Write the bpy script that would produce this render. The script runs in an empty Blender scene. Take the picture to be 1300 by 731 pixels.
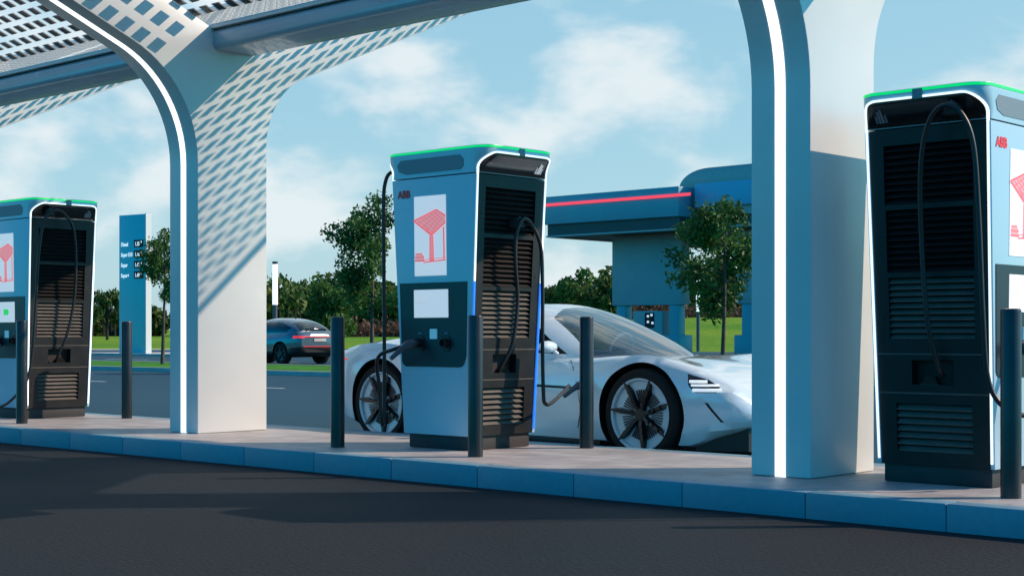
import bpy, bmesh, math, random
from mathutils import Vector, Matrix
random.seed(7)
R = math.radians
scene = bpy.context.scene
COL = scene.collection

# ------------------------------------------------------------------ materials
def mat(name, col, rough=0.5, metal=0.0, emit=None, estr=1.0, var=0.0, vscale=8.0, bump=0.0, bscale=40.0,
        coat=0.0, spec=0.5, col2=None, rvar=0.0):
    m = bpy.data.materials.new(name); m.use_nodes = True
    nt = m.node_tree; b = nt.nodes['Principled BSDF']
    b.inputs['Base Color'].default_value = (*col, 1)
    b.inputs['Roughness'].default_value = rough
    b.inputs['Metallic'].default_value = metal
    b.inputs['Specular IOR Level'].default_value = spec
    if coat:
        b.inputs['Coat Weight'].default_value = coat
        b.inputs['Coat Roughness'].default_value = 0.05
    if emit:
        b.inputs['Emission Color'].default_value = (*emit, 1)
        b.inputs['Emission Strength'].default_value = estr
    if var or col2 or rvar:
        tc = nt.nodes.new('ShaderNodeTexCoord')
        n = nt.nodes.new('ShaderNodeTexNoise'); n.inputs['Scale'].default_value = vscale
        n.inputs['Detail'].default_value = 6
        nt.links.new(tc.outputs['Object'], n.inputs['Vector'])
        r = nt.nodes.new('ShaderNodeValToRGB')
        c2 = col2 if col2 else tuple(min(1, c*(1+var)) for c in col)
        c1 = col if col2 else tuple(c*(1-var) for c in col)
        r.color_ramp.elements[0].color = (*c1, 1); r.color_ramp.elements[1].color = (*c2, 1)
        r.color_ramp.elements[0].position = .35; r.color_ramp.elements[1].position = .65
        nt.links.new(n.outputs['Fac'], r.inputs['Fac'])
        nt.links.new(r.outputs['Color'], b.inputs['Base Color'])
        if rvar:
            mr = nt.nodes.new('ShaderNodeMapRange')
            mr.inputs['To Min'].default_value = max(0, rough-rvar); mr.inputs['To Max'].default_value = min(1, rough+rvar)
            nt.links.new(n.outputs['Fac'], mr.inputs['Value']); nt.links.new(mr.outputs['Result'], b.inputs['Roughness'])
    if bump:
        tc = nt.nodes.new('ShaderNodeTexCoord')
        n = nt.nodes.new('ShaderNodeTexNoise'); n.inputs['Scale'].default_value = bscale; n.inputs['Detail'].default_value = 8
        nt.links.new(tc.outputs['Object'], n.inputs['Vector'])
        bp = nt.nodes.new('ShaderNodeBump'); bp.inputs['Strength'].default_value = bump; bp.inputs['Distance'].default_value = .01
        nt.links.new(n.outputs['Fac'], bp.inputs['Height']); nt.links.new(bp.outputs['Normal'], b.inputs['Normal'])
    return m

M = {}
M['white'] = mat('white_shade_tint', (.40, .60, .69), .30, var=.012, vscale=1.3, coat=.2)  # white shells, with the blue of their shaded faces mixed into the colour
M['pillar'] = mat('pillar_paint', (.60, .63, .63), .36, var=.03, vscale=1.5, coat=.12, rvar=.06)
M['cap'] = mat('cap_paint', (.38, .57, .65), .3, coat=.2)  # same blue of the shade mixed into the cap colour
M['black'] = mat('black_panel', (.011, .011, .012), .45, spec=.3, var=.15, vscale=6, rvar=.08)
M['core'] = mat('dark_core', (.008, .008, .009), .7)
M['louvre'] = mat('louvre_metal', (.11, .10, .09), .6, spec=.2, var=.12)
M['hood'] = mat('gloss_black', (.012, .010, .009), .22, coat=.3, rvar=.05)
M['bezel'] = mat('bezel_black', (.012, .018, .03), .35)
M['louvred'] = mat('louvre_shaded', (.010, .010, .011), .6, spec=.2, var=.12)  # shade on the upper louvres painted in as a darker copy of the metal
M['rubber'] = mat('rubber', (.012, .012, .013), .45)
M['bollard'] = mat('bollard_metal', (.035, .038, .042), .3, metal=.55, var=.2, vscale=4, rvar=.07)
M['plinth'] = mat('plinth', (.018, .018, .020), .6, var=.15)
M['led'] = mat('led_white', (.9, .9, .9), .4, emit=(.86, .96, 1), estr=.95)
M['ledp'] = mat('led_pillar', (.9, .9, .9), .4, emit=(.93, .98, 1), estr=1.25)
M['ledb'] = mat('led_blue', (.02, .1, .6), .4, emit=(.01, .16, 1), estr=1.3)
M['ledg'] = mat('led_green', (.02, .5, .1), .4, emit=(.0, .68, .15), estr=.8)
M['screen'] = mat('screen_white', (.8, .8, .8), .25, emit=(.78, .80, .84), estr=.42)
M['sred'] = mat('screen_red', (.7, .08, .1), .3, emit=(.85, .16, .2), estr=.5)
M['spink'] = mat('screen_pink', (.75, .2, .22), .3, emit=(.85, .38, .41), estr=.5)
M['sgrey'] = mat('screen_grey', (.4, .4, .42), .3, emit=(.5, .5, .53), estr=.5)
M['sgreen'] = mat('screen_green', (.05, .5, .1), .3, emit=(.02, .5, .08), estr=.8)
M['sblue'] = mat('reader_screen', (.15, .4, .5), .3, emit=(.08, .28, .4), estr=.5)
M['logo'] = mat('logo_red', (.85, .02, .03), .4)
M['vent'] = mat('vent_grey', (.15, .22, .26), .5, var=.1, vscale=120)
M['chrome'] = mat('pale_metal', (.55, .56, .58), .3, metal=.9)
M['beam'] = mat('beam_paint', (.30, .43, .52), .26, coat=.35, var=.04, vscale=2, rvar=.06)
M['cell'] = mat('solar_cell', (.012, .014, .022), .35, var=.3, vscale=3)
M['handle'] = mat('connector_shell', (.05, .065, .08), .3)
M['glassd'] = mat('dark_glass', (.01, .012, .014), .04, coat=.5)
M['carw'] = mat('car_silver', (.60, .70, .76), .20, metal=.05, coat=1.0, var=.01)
M['cardark'] = mat('car_black', (.006, .006, .007), .5)
M['tyre'] = mat('tyre', (.005, .005, .005), .85)
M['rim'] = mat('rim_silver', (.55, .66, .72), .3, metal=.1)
M['spoke'] = mat('spoke_black', (.008, .008, .009), .3)
M['red'] = mat('tail_red', (.5, .02, .03), .2, emit=(1, .05, .05), estr=.55)
M['lamp'] = mat('head_lamp', (.9, .9, .9), .15, emit=(.9, .95, 1), estr=.5)
M['suv'] = mat('suv_blue_grey', (.10, .145, .18), .25, metal=.4, coat=1.0)
M['signblue'] = mat('sign_blue', (.06, .50, .60), .35, var=.03)
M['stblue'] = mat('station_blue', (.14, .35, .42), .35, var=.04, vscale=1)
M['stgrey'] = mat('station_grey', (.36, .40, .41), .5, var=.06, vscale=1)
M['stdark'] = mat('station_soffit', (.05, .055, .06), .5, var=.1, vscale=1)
M['stroof'] = mat('station_roof', (.34, .32, .32), .4, metal=.3, var=.05)
M['warm'] = mat('station_beige', (.42, .38, .36), .5)
M['redline'] = mat('station_red_light', (.8, .05, .08), .4, emit=(1, .06, .1), estr=.8)
M['bark'] = mat('bark', (.05, .038, .03), .85, bump=.6, bscale=12, col2=(.10, .075, .06), vscale=9)
M['barkd'] = mat('bark_dark', (.02, .018, .015), .9)
M['kerbw'] = mat('pale_concrete', (.42, .42, .40), .75, var=.1, vscale=2)
M['seat'] = mat('car_seat', (.16, .17, .19), .6)
M['orange'] = mat('caliper_orange', (.7, .12, .02), .4)

def leafmat(name, c1, c2, sc=1.2):
    m = bpy.data.materials.new(name); m.use_nodes = True
    nt = m.node_tree; b = nt.nodes['Principled BSDF']
    b.inputs['Roughness'].default_value = .55; b.inputs['Specular IOR Level'].default_value = .25
    g = nt.nodes.new('ShaderNodeTexCoord')
    n = nt.nodes.new('ShaderNodeTexNoise'); n.inputs['Scale'].default_value = sc; n.inputs['Detail'].default_value = 3
    nt.links.new(g.outputs['Object'], n.inputs['Vector'])
    r = nt.nodes.new('ShaderNodeValToRGB')
    r.color_ramp.elements[0].color = (*c1, 1); r.color_ramp.elements[1].color = (*c2, 1)
    r.color_ramp.elements[0].position = .38; r.color_ramp.elements[1].position = .62
    nt.links.new(n.outputs['Fac'], r.inputs['Fac']); nt.links.new(r.outputs['Color'], b.inputs['Base Color'])
    tr = nt.nodes.new('ShaderNodeBsdfTranslucent'); nt.links.new(r.outputs['Color'], tr.inputs['Color'])
    mx = nt.nodes.new('ShaderNodeMixShader'); mx.inputs['Fac'].default_value = .3
    nt.links.new(b.outputs[0], mx.inputs[1]); nt.links.new(tr.outputs[0], mx.inputs[2])
    nt.links.new(mx.outputs[0], nt.nodes['Material Output'].inputs['Surface'])
    return m
M['leaf'] = leafmat('maple_leaf', (.03, .085, .025), (.075, .19, .04))
M['leaff'] = leafmat('wood_leaf', (.03, .07, .02), (.075, .14, .028), .12)
M['leafy'] = leafmat('olive_leaf', (.07, .11, .02), (.15, .18, .03), .5)
M['leafg'] = leafmat('bush_leaf', (.03, .09, .025), (.07, .16, .03), .5)
M['leafb'] = leafmat('russet_bush', (.06, .04, .028), (.13, .07, .045), .3)

def glassmix(name, tint, gl=.18, extra=None, extrafac=0, fres=1.0):
    m = bpy.data.materials.new(name); m.use_nodes = True
    nt = m.node_tree; nt.nodes.remove(nt.nodes['Principled BSDF'])
    t = nt.nodes.new('ShaderNodeBsdfTransparent'); t.inputs['Color'].default_value = (*tint, 1)
    g = nt.nodes.new('ShaderNodeBsdfGlossy'); g.inputs['Roughness'].default_value = .03
    lw = nt.nodes.new('ShaderNodeLayerWeight'); lw.inputs['Blend'].default_value = .5
    f = nt.nodes.new('ShaderNodeMath'); f.operation = 'POWER'; f.inputs[1].default_value = 4.0
    nt.links.new(lw.outputs['Facing'], f.inputs[0])
    ad = nt.nodes.new('ShaderNodeMath'); ad.operation = 'ADD'; ad.inputs[1].default_value = gl; ad.use_clamp = True
    fm = nt.nodes.new('ShaderNodeMath'); fm.operation = 'MULTIPLY'; fm.inputs[1].default_value = fres
    nt.links.new(f.outputs[0], fm.inputs[0]); nt.links.new(fm.outputs[0], ad.inputs[0])
    mx = nt.nodes.new('ShaderNodeMixShader')
    nt.links.new(ad.outputs[0], mx.inputs['Fac']); nt.links.new(t.outputs[0], mx.inputs[1]); nt.links.new(g.outputs[0], mx.inputs[2])
    last = mx
    if extra:
        d = nt.nodes.new('ShaderNodeBsdfTranslucent'); d.inputs['Color'].default_value = (*extra, 1)
        m2 = nt.nodes.new('ShaderNodeMixShader'); m2.inputs['Fac'].default_value = extrafac
        nt.links.new(mx.outputs[0], m2.inputs[1]); nt.links.new(d.outputs[0], m2.inputs[2]); last = m2
    nt.links.new(last.outputs[0], nt.nodes['Material Output'].inputs['Surface'])
    return m
M['windscreen'] = glassmix('windscreen_glass', (.70, .80, .84), .22)
M['sidewin'] = glassmix('side_glass', (.10, .12, .12), .02)
M['roofglass'] = glassmix('solar_glass', (.96, .98, .98), .0, (.85, .93, .95), .16, .08)

# ground materials ----------------------------------------------------------
def groundmat(name, c1, c2, big=.25, fine=60, rough=.85, bump=.5, spec=.4, rlo=None):
    m = bpy.data.materials.new(name); m.use_nodes = True
    nt = m.node_tree; b = nt.nodes['Principled BSDF']
    b.inputs['Roughness'].default_value = rough; b.inputs['Specular IOR Level'].default_value = spec
    tc = nt.nodes.new('ShaderNodeTexCoord')
    n1 = nt.nodes.new('ShaderNodeTexNoise'); n1.inputs['Scale'].default_value = big; n1.inputs['Detail'].default_value = 5
    n2 = nt.nodes.new('ShaderNodeTexNoise'); n2.inputs['Scale'].default_value = fine; n2.inputs['Detail'].default_value = 3
    for n in (n1, n2): nt.links.new(tc.outputs['Object'], n.inputs['Vector'])
    r = nt.nodes.new('ShaderNodeValToRGB')
    r.color_ramp.elements[0].color = (*c1, 1); r.color_ramp.elements[1].color = (*c2, 1)
    r.color_ramp.elements[0].position = .38; r.color_ramp.elements[1].position = .62
    nt.links.new(n1.outputs['Fac'], r.inputs['Fac'])
    mr = nt.nodes.new('ShaderNodeMapRange'); mr.inputs['From Min'].default_value = .25; mr.inputs['From Max'].default_value = .75
    mr.inputs['To Min'].default_value = (.6 if bump > .1 else .93); mr.inputs['To Max'].default_value = (1.4 if bump > .1 else 1.07)
    nt.links.new(n2.outputs['Fac'], mr.inputs['Value'])
    mx = nt.nodes.new('ShaderNodeVectorMath'); mx.operation = 'SCALE'
    nt.links.new(r.outputs['Color'], mx.inputs[0]); nt.links.new(mr.outputs['Result'], mx.inputs['Scale'])
    nt.links.new(mx.outputs[0], b.inputs['Base Color'])
    if rlo is not None:
        m3 = nt.nodes.new('ShaderNodeMapRange'); m3.inputs['From Min'].default_value = .35; m3.inputs['From Max'].default_value = .65
        m3.inputs['To Min'].default_value = rlo; m3.inputs['To Max'].default_value = rough
        nt.links.new(n1.outputs['Fac'], m3.inputs['Value']); nt.links.new(m3.outputs['Result'], b.inputs['Roughness'])
    bp = nt.nodes.new('ShaderNodeBump'); bp.inputs['Strength'].default_value = bump; bp.inputs['Distance'].default_value = .008
    nt.links.new(n2.outputs['Fac'], bp.inputs['Height']); nt.links.new(bp.outputs['Normal'], b.inputs['Normal'])
    return m
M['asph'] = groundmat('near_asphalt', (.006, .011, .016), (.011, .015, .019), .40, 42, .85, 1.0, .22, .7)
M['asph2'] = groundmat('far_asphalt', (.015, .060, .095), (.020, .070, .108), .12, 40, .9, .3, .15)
M['grass'] = groundmat('meadow', (.07, .20, .008), (.15, .26, .012), .05, 3, .9, .3, .1)
M['verge'] = groundmat('verge_grass', (.03, .15, .012), (.05, .21, .018), .8, 12, .9, .5, .1)
M['paint'] = mat('road_paint', (.45, .52, .55), .7, var=.15, vscale=3)

def pavermat():
    m = bpy.data.materials.new('pavers'); m.use_nodes = True
    nt = m.node_tree; b = nt.nodes['Principled BSDF']; b.inputs['Roughness'].default_value = .55
    tc = nt.nodes.new('ShaderNodeTexCoord')
    br = nt.nodes.new('ShaderNodeTexBrick')
    br.inputs['Color1'].default_value = (.32, .30, .30, 1); br.inputs['Color2'].default_value = (.40, .38, .37, 1)
    br.inputs['Mortar'].default_value = (.20, .19, .19, 1); br.inputs['Scale'].default_value = 1
    br.inputs['Mortar Size'].default_value = .004; br.inputs['Brick Width'].default_value = .40; br.inputs['Row Height'].default_value = .20
    nt.links.new(tc.outputs['Object'], br.inputs['Vector'])
    n = nt.nodes.new('ShaderNodeTexNoise'); n.inputs['Scale'].default_value = 5; n.inputs['Detail'].default_value = 7
    nt.links.new(tc.outputs['Object'], n.inputs['Vector'])
    mr = nt.nodes.new('ShaderNodeMapRange'); mr.inputs['From Min'].default_value = .3; mr.inputs['From Max'].default_value = .7
    mr.inputs['To Min'].default_value = .8; mr.inputs['To Max'].default_value = 1.12
    nt.links.new(n.outputs['Fac'], mr.inputs['Value'])
    sc = nt.nodes.new('ShaderNodeVectorMath'); sc.operation = 'SCALE'
    nt.links.new(br.outputs['Color'], sc.inputs[0]); nt.links.new(mr.outputs['Result'], sc.inputs['Scale'])
    nt.links.new(sc.outputs[0], b.inputs['Base Color'])
    n3 = nt.nodes.new('ShaderNodeTexNoise'); n3.inputs['Scale'].default_value = 70
    nt.links.new(tc.outputs['Object'], n3.inputs['Vector'])
    bp = nt.nodes.new('ShaderNodeBump'); bp.inputs['Strength'].default_value = .25; bp.inputs['Distance'].default_value = .004
    nt.links.new(n3.outputs['Fac'], bp.inputs['Height'])
    nt.links.new(bp.outputs['Normal'], b.inputs['Normal'])
    return m
M['paver'] = pavermat()
M['kerb'] = groundmat('kerb_stone', (.12, .25, .32), (.14, .27, .35), 1.2, 25, .5, .05, .5)

# ------------------------------------------------------------------ helpers
class MB:
    def __init__(s): s.v = []; s.f = []; s.m = []
    def add(s, vs, fs, mi=0):
        o = len(s.v); s.v += [tuple(p) for p in vs]
        s.f += [tuple(o+i for i in f) for f in fs]; s.m += [mi]*len(fs)
        return s
    def box(s, x0, x1, y0, y1, z0, z1, mi=0):
        return s.add([(x0,y0,z0),(x1,y0,z0),(x1,y1,z0),(x0,y1,z0),(x0,y0,z1),(x1,y0,z1),(x1,y1,z1),(x0,y1,z1)],
            [(0,3,2,1),(4,5,6,7),(0,1,5,4),(1,2,6,5),(2,3,7,6),(3,0,4,7)], mi)
    def tube(s, pts, r, n=10, mi=0, cap=True):
        pts = [Vector(p) for p in pts]; rr = r if isinstance(r, (list, tuple)) else [r]*len(pts)
        up = None; rings = []
        for i, p in enumerate(pts):
            t = (pts[min(i+1, len(pts)-1)]-pts[max(i-1, 0)]).normalized()
            if up is None:
                up = t.cross(Vector((0.31, .95, .05)));
                if up.length < .1: up = t.cross(Vector((1, 0, 0)))
            up = (up - t*up.dot(t)).normalized(); w = t.cross(up)
            rings.append([p+(up*math.cos(a)+w*math.sin(a))*rr[i] for a in [2*math.pi*k/n for k in range(n)]])
        vs = [q for rg in rings for q in rg]; fs = []
        for i in range(len(pts)-1):
            for k in range(n):
                fs.append((i*n+k, i*n+(k+1) % n, (i+1)*n+(k+1) % n, (i+1)*n+k))
        if cap: fs.append(tuple(range(n-1, -1, -1))); fs.append(tuple((len(pts)-1)*n+k for k in range(n)))
        return s.add(vs, fs, mi)
    def prism(s, outline, fn, a, b, mi=0):
        """outline of (u,v); fn(u,v,off) -> point; closed prism between off a and b"""
        n = len(outline)
        vs = [fn(u, v, a) for u, v in outline]+[fn(u, v, b) for u, v in outline]
        fs = [tuple(range(n-1, -1, -1)), tuple(range(n, 2*n))]+[(i, (i+1) % n, n+(i+1) % n, n+i) for i in range(n)]
        return s.add(vs, fs, mi)
    def lathe(s, prof, c, axis='z', n=32, mi=0):
        vs = []; fs = []; m = len(prof)
        for k in range(n):
            a = 2*math.pi*k/n
            for r, h in prof:
                p = (r*math.cos(a), r*math.sin(a), h) if axis == 'z' else (r*math.cos(a), h, r*math.sin(a))
                vs.append((c[0]+p[0], c[1]+p[1], c[2]+p[2]))
        for k in range(n):
            for i in range(m-1):
                fs.append((k*m+i, ((k+1) % n)*m+i, ((k+1) % n)*m+i+1, k*m+i+1))
        return s.add(vs, fs, mi)
    def build(s, name, mats, parent=None, smooth=False, bevel=0, seg=2, fixn=True, angle=35):
        me = bpy.data.meshes.new(name); me.from_pydata(s.v, [], s.f)
        if not isinstance(mats, (list, tuple)): mats = [mats]
        for m in mats: me.materials.append(m)
        for p, mi in zip(me.polygons, s.m): p.material_index = mi
        if fixn:
            bm = bmesh.new(); bm.from_mesh(me); bmesh.ops.remove_doubles(bm, verts=bm.verts, dist=1e-5); bmesh.ops.recalc_face_normals(bm, faces=bm.faces)
            if bevel:
                bmesh.ops.bevel(bm, geom=[e for e in bm.edges if len(e.link_faces) == 2 and e.calc_face_angle(0) > .5],
                                offset=bevel, segments=seg, profile=.6, affect='EDGES', clamp_overlap=True)
            bm.to_mesh(me); bm.free()
        o = bpy.data.objects.new(name, me); COL.objects.link(o)
        if smooth or bevel:
            for p in me.polygons: p.use_smooth = True
            me.set_sharp_from_angle(angle=R(angle))
        if parent: o.parent = parent
        return o

def tag(o, label=None, cat=None, group=None, kind=None):
    if label: o['label'] = label
    if cat: o['category'] = cat
    if group: o['group'] = group
    if kind: o['kind'] = kind
    return o
def thing(name, label, cat, loc=(0,0,0), rz=0, group=None):
    o = bpy.data.objects.new(name, None); COL.objects.link(o); o.empty_display_size = .2
    o.location = loc; o.rotation_euler = (0, 0, rz)
    return tag(o, label, cat, group)
def copy_tree(o, parent=None):
    c = o.copy(); COL.objects.link(c)
    if parent: c.parent = parent
    for ch in [x for x in scene.objects if x.parent == o]: copy_tree(ch, c)
    return c
def rrect(u0, u1, v0, v1, r, n=5, corners=(1,1,1,1)):
    out = []
    for (cu, cv, a0, k) in ((u1-r, v0+r, -90, 0), (u1-r, v1-r, 0, 1), (u0+r, v1-r, 90, 2), (u0+r, v0+r, 180, 3)):
        if corners[k] and r > 0:
            for i in range(n+1):
                a = R(a0+90*i/n); out.append((cu+r*math.cos(a), cv+r*math.sin(a)))
        else:
            out.append([(u1, v0), (u1, v1), (u0, v1), (u0, v0)][k])
    return out
def smooth_path(pts, n=8):
    P = [Vector(p) for p in pts]; P = [P[0]*2-P[1]]+P+[P[-1]*2-P[-2]]; out = []
    for i in range(1, len(P)-2):
        for k in range(n):
            t = k/n; a, b, c, d = P[i-1], P[i], P[i+1], P[i+2]
            out.append(.5*((2*b)+(c-a)*t+(2*a-5*b+4*c-d)*t*t+(3*b-a-3*c+d)*t**3))
    out.append(P[-2]); return out
def text_mb(mb, s, size, fn, align='LEFT', off=.003, mi=0, ext=.0, bold=0):
    c = bpy.data.curves.new('t', 'FONT'); c.body = s; c.size = size; c.align_x = align; c.offset = bold
    c.resolution_u = 2
    o = bpy.data.objects.new('t', c); COL.objects.link(o)
    dg = bpy.context.evaluated_depsgraph_get(); me = bpy.data.meshes.new_from_object(o.evaluated_get(dg))
    mb.add([fn(v.co.x, v.co.y, off) for v in me.vertices], [tuple(p.vertices) for p in me.polygons], mi)
    bpy.data.objects.remove(o); bpy.data.curves.remove(c); bpy.data.meshes.remove(me)
def lerp_tab(tab, x):
    """monotone piecewise smooth interpolation through (x, value) table (ascending)"""
    if x <= tab[0][0]: return tab[0][1]
    if x >= tab[-1][0]: return tab[-1][1]
    for i in range(len(tab)-1):
        if tab[i][0] <= x <= tab[i+1][0]:
            x0, y0 = tab[i]; x1, y1 = tab[i+1]; h = x1-x0; t = (x-x0)/h
            d = (y1-y0)/h
            def sl(j):
                if j <= 0 or j >= len(tab)-1: return d
                a = (tab[j][1]-tab[j-1][1])/(tab[j][0]-tab[j-1][0]); b = (tab[j+1][1]-tab[j][1])/(tab[j+1][0]-tab[j][0])
                return (a+b)/2 if a*b > 0 else 0
            m0, m1 = sl(i), sl(i+1)
            return (2*t**3-3*t*t+1)*y0+(t**3-2*t*t+t)*h*m0+(-2*t**3+3*t*t)*y1+(t**3-t*t)*h*m1

# ------------------------------------------------------------------ camera
cam = bpy.data.cameras.new('camera'); co = bpy.data.objects.new('camera', cam); COL.objects.link(co)
co.location = (0, 0, 1.0); co.rotation_euler = (R(90), 0, R(42.8))
cam.sensor_width = 36; cam.lens = 1940/1300*36; cam.shift_y = 59.5/1300; cam.clip_end = 5000; cam.clip_start = .05
scene.camera = co
YAW = R(42.8); SY, CY = math.sin(YAW), math.cos(YAW)
PZ = .145      # top of the charging island

# ------------------------------------------------------------------ world and sun
SUN_DIR = Vector((-.69, -.725, -.645)).normalized()      # direction the light travels
SUN_EL = math.asin(-SUN_DIR.z); SUN_AZ = math.atan2(-SUN_DIR.x, -SUN_DIR.y)   # clockwise from +Y
w = bpy.data.worlds.new('World'); scene.world = w; w.use_nodes = True
nt = w.node_tree; bg = nt.nodes['Background']; bg.inputs['Strength'].default_value = .11
L = nt.links.new
sky = nt.nodes.new('ShaderNodeTexSky'); sky.sky_type = 'NISHITA'; sky.sun_disc = False
sky.sun_elevation = SUN_EL; sky.sun_rotation = SUN_AZ; sky.air_density = 1.0; sky.dust_density = .6; sky.ozone_density = 3
tc = nt.nodes.new('ShaderNodeTexCoord'); sep = nt.nodes.new('ShaderNodeSeparateXYZ'); L(tc.outputs['Generated'], sep.inputs[0])
def math_(op, a, b=None, clamp=False):
    n = nt.nodes.new('ShaderNodeMath'); n.operation = op; n.use_clamp = clamp
    for i, q in enumerate((a, b)):
        if q is None: continue
        if isinstance(q, (int, float)): n.inputs[i].default_value = q
        else: L(q, n.inputs[i])
    return n.outputs[0]
# clear deep blue in the half of the sky behind the camera, cloudy pale sky ahead
dotf = math_('ADD', math_('MULTIPLY', sep.outputs['X'], -SY), math_('MULTIPLY', sep.outputs['Y'], CY))
ahead = nt.nodes.new('ShaderNodeMapRange'); ahead.inputs['From Min'].default_value = .15; ahead.inputs['From Max'].default_value = .75
L(dotf, ahead.inputs['Value'])
tint = nt.nodes.new('ShaderNodeMix'); tint.data_type = 'RGBA'; tint.blend_type = 'MULTIPLY'; tint.inputs['Factor'].default_value = 1
L(sky.outputs[0], tint.inputs[6])
tcol = nt.nodes.new('ShaderNodeMix'); tcol.data_type = 'RGBA'
tcol.inputs[6].default_value = (.0, 1.12, 1.55, 1); tcol.inputs[7].default_value = (.55, .43, .27, 1)
L(ahead.outputs[0], tcol.inputs[0]); L(tcol.outputs[2], tint.inputs[7])
# pale haze added to the sky ahead
hz = nt.nodes.new('ShaderNodeMix'); hz.data_type = 'RGBA'; hz.blend_type = 'ADD'
L(ahead.outputs[0], hz.inputs[0]); L(tint.outputs[2], hz.inputs[6]); hz.inputs[7].default_value = (1.5, 3.4, 4.8, 1)
# clouds
cmb = nt.nodes.new('ShaderNodeCombineXYZ')
L(sep.outputs['X'], cmb.inputs[0]); L(sep.outputs['Y'], cmb.inputs[1]); L(math_('MULTIPLY', sep.outputs['Z'], 1.9), cmb.inputs[2])
n1 = nt.nodes.new('ShaderNodeTexNoise'); n1.inputs['Scale'].default_value = 9; n1.inputs['Detail'].default_value = 9; n1.inputs['Roughness'].default_value = .50
n1.inputs['Distortion'].default_value = .1
mp = nt.nodes.new('ShaderNodeMapping'); mp.inputs['Location'].default_value = (5.1, 2.7, .9)
L(cmb.outputs[0], mp.inputs[0]); L(mp.outputs[0], n1.inputs['Vector'])
cr = nt.nodes.new('ShaderNodeMapRange'); cr.inputs['From Min'].default_value = .42; cr.inputs['From Max'].default_value = .61
cr.interpolation_type = 'SMOOTHSTEP'; L(n1.outputs['Fac'], cr.inputs['Value'])
cm = math_('MULTIPLY', cr.outputs[0], math_('ADD', math_('MULTIPLY', ahead.outputs[0], .80), .0), True)
cloud = nt.nodes.new('ShaderNodeMix'); cloud.data_type = 'RGBA'
L(cm, cloud.inputs[0]); L(hz.outputs[2], cloud.inputs[6]); cloud.inputs[7].default_value = (6.9, 7.3, 7.4, 1)
L(cloud.outputs[2], bg.inputs['Color'])

sl = bpy.data.lights.new('sun', 'SUN'); so = bpy.data.objects.new('sun', sl); COL.objects.link(so)
sl.energy = 5.0; sl.angle = R(.4); sl.color = (1.0, .74, .55)
so.rotation_euler = SUN_DIR.to_track_quat('-Z', 'Y').to_euler()
vs_ = scene.view_settings; vs_.view_transform = 'Standard'; vs_.look = 'None'; vs_.gamma = 1; vs_.exposure = .2

# ------------------------------------------------------------------ ground
def struct(o): o['kind'] = 'structure'; return o
def smooth(a, b, x):
    t = max(0, min(1, (x-a)/(b-a))); return t*t*(3-2*t)
def terrain(x, y):
    d = -SY*x+CY*y; lat = CY*x+SY*y
    if d < 60: return -.03
    k = smooth(-.02, .10, lat/d)
    hL = .75*smooth(95, 180, d)+ .004*max(0, d-180)
    hR = 2.9*smooth(90, 165, d)+ .006*max(0, d-165)
    return -.03+hL*(1-k)+hR*k
mb = MB(); us = []
vals = [-600, -300, -150, -80, -40, -10, 20]+[20+i*8 for i in range(1, 30)]+[280, 340, 450, 700, 1200]
lats = [-700, -400, -250]+[-180+i*8 for i in range(0, 45)]+[250, 400, 700]
pts = []
for d in vals:
    for l in lats:
        x = -SY*d+CY*l; y = CY*d+SY*l; pts.append((x, y, terrain(x, y)))
nl = len(lats)
mb.add(pts, [(i*nl+j, i*nl+j+1, (i+1)*nl+j+1, (i+1)*nl+j) for i in range(len(vals)-1) for j in range(nl-1)])
struct(mb.build('ground', M['grass'], smooth=True))
def sheet(name, poly, z, m):
    mb = MB(); mb.add([(x, y, z) for x, y in poly], [tuple(range(len(poly)))]); return struct(mb.build(name, m, fixn=False))
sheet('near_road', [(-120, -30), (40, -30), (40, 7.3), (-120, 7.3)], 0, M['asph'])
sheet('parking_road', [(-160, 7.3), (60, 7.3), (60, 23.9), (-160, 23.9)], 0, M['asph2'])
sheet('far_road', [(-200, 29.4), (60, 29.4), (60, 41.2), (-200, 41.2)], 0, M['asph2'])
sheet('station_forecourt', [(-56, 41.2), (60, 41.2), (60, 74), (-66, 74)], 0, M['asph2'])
def px(px_, y, z=0):
    d = 1940*(1-z)/(y-425); l = (px_-650)/1940*d; return (-SY*d+CY*l, CY*d+SY*l)
# far service road crossing behind the station (pale concrete and dark lane)
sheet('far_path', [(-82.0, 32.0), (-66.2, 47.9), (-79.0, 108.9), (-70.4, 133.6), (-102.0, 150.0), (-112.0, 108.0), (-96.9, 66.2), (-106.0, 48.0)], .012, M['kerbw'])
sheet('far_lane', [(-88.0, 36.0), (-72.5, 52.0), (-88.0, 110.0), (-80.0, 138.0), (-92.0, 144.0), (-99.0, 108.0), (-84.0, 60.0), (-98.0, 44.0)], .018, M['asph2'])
# verge between the roads with its kerbs
mb = MB(); mb.box(-160, 60, 24.1, 29.2, -.02, .10); struct(mb.build('grass_verge', M['verge']))
mb = MB(); mb.box(-160, 60, 23.9, 24.1, -.02, .115); mb.box(-160, 60, 29.2, 29.4, -.02, .115); struct(mb.build('verge_kerb', M['kerbw']))
mb = MB(); mb.box(-200, -56.2, 41.2, 41.5, -.02, .11); struct(mb.build('far_kerb', M['kerbw']))
mb = MB()
for i in range(-24, 8):
    mb.box(i*6.0-1.3, i*6.0+1.5, 17.94, 18.07, .003, .005)
struct(mb.build('lane_marking', M['paint']))
mb = MB()
for i in range(-30, 2):
    mb.box(i*6.0-1.3, i*6.0+1.7, 34.9, 35.1, .003, .005)
struct(mb.build('far_lane_marking', M['paint']))

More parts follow.
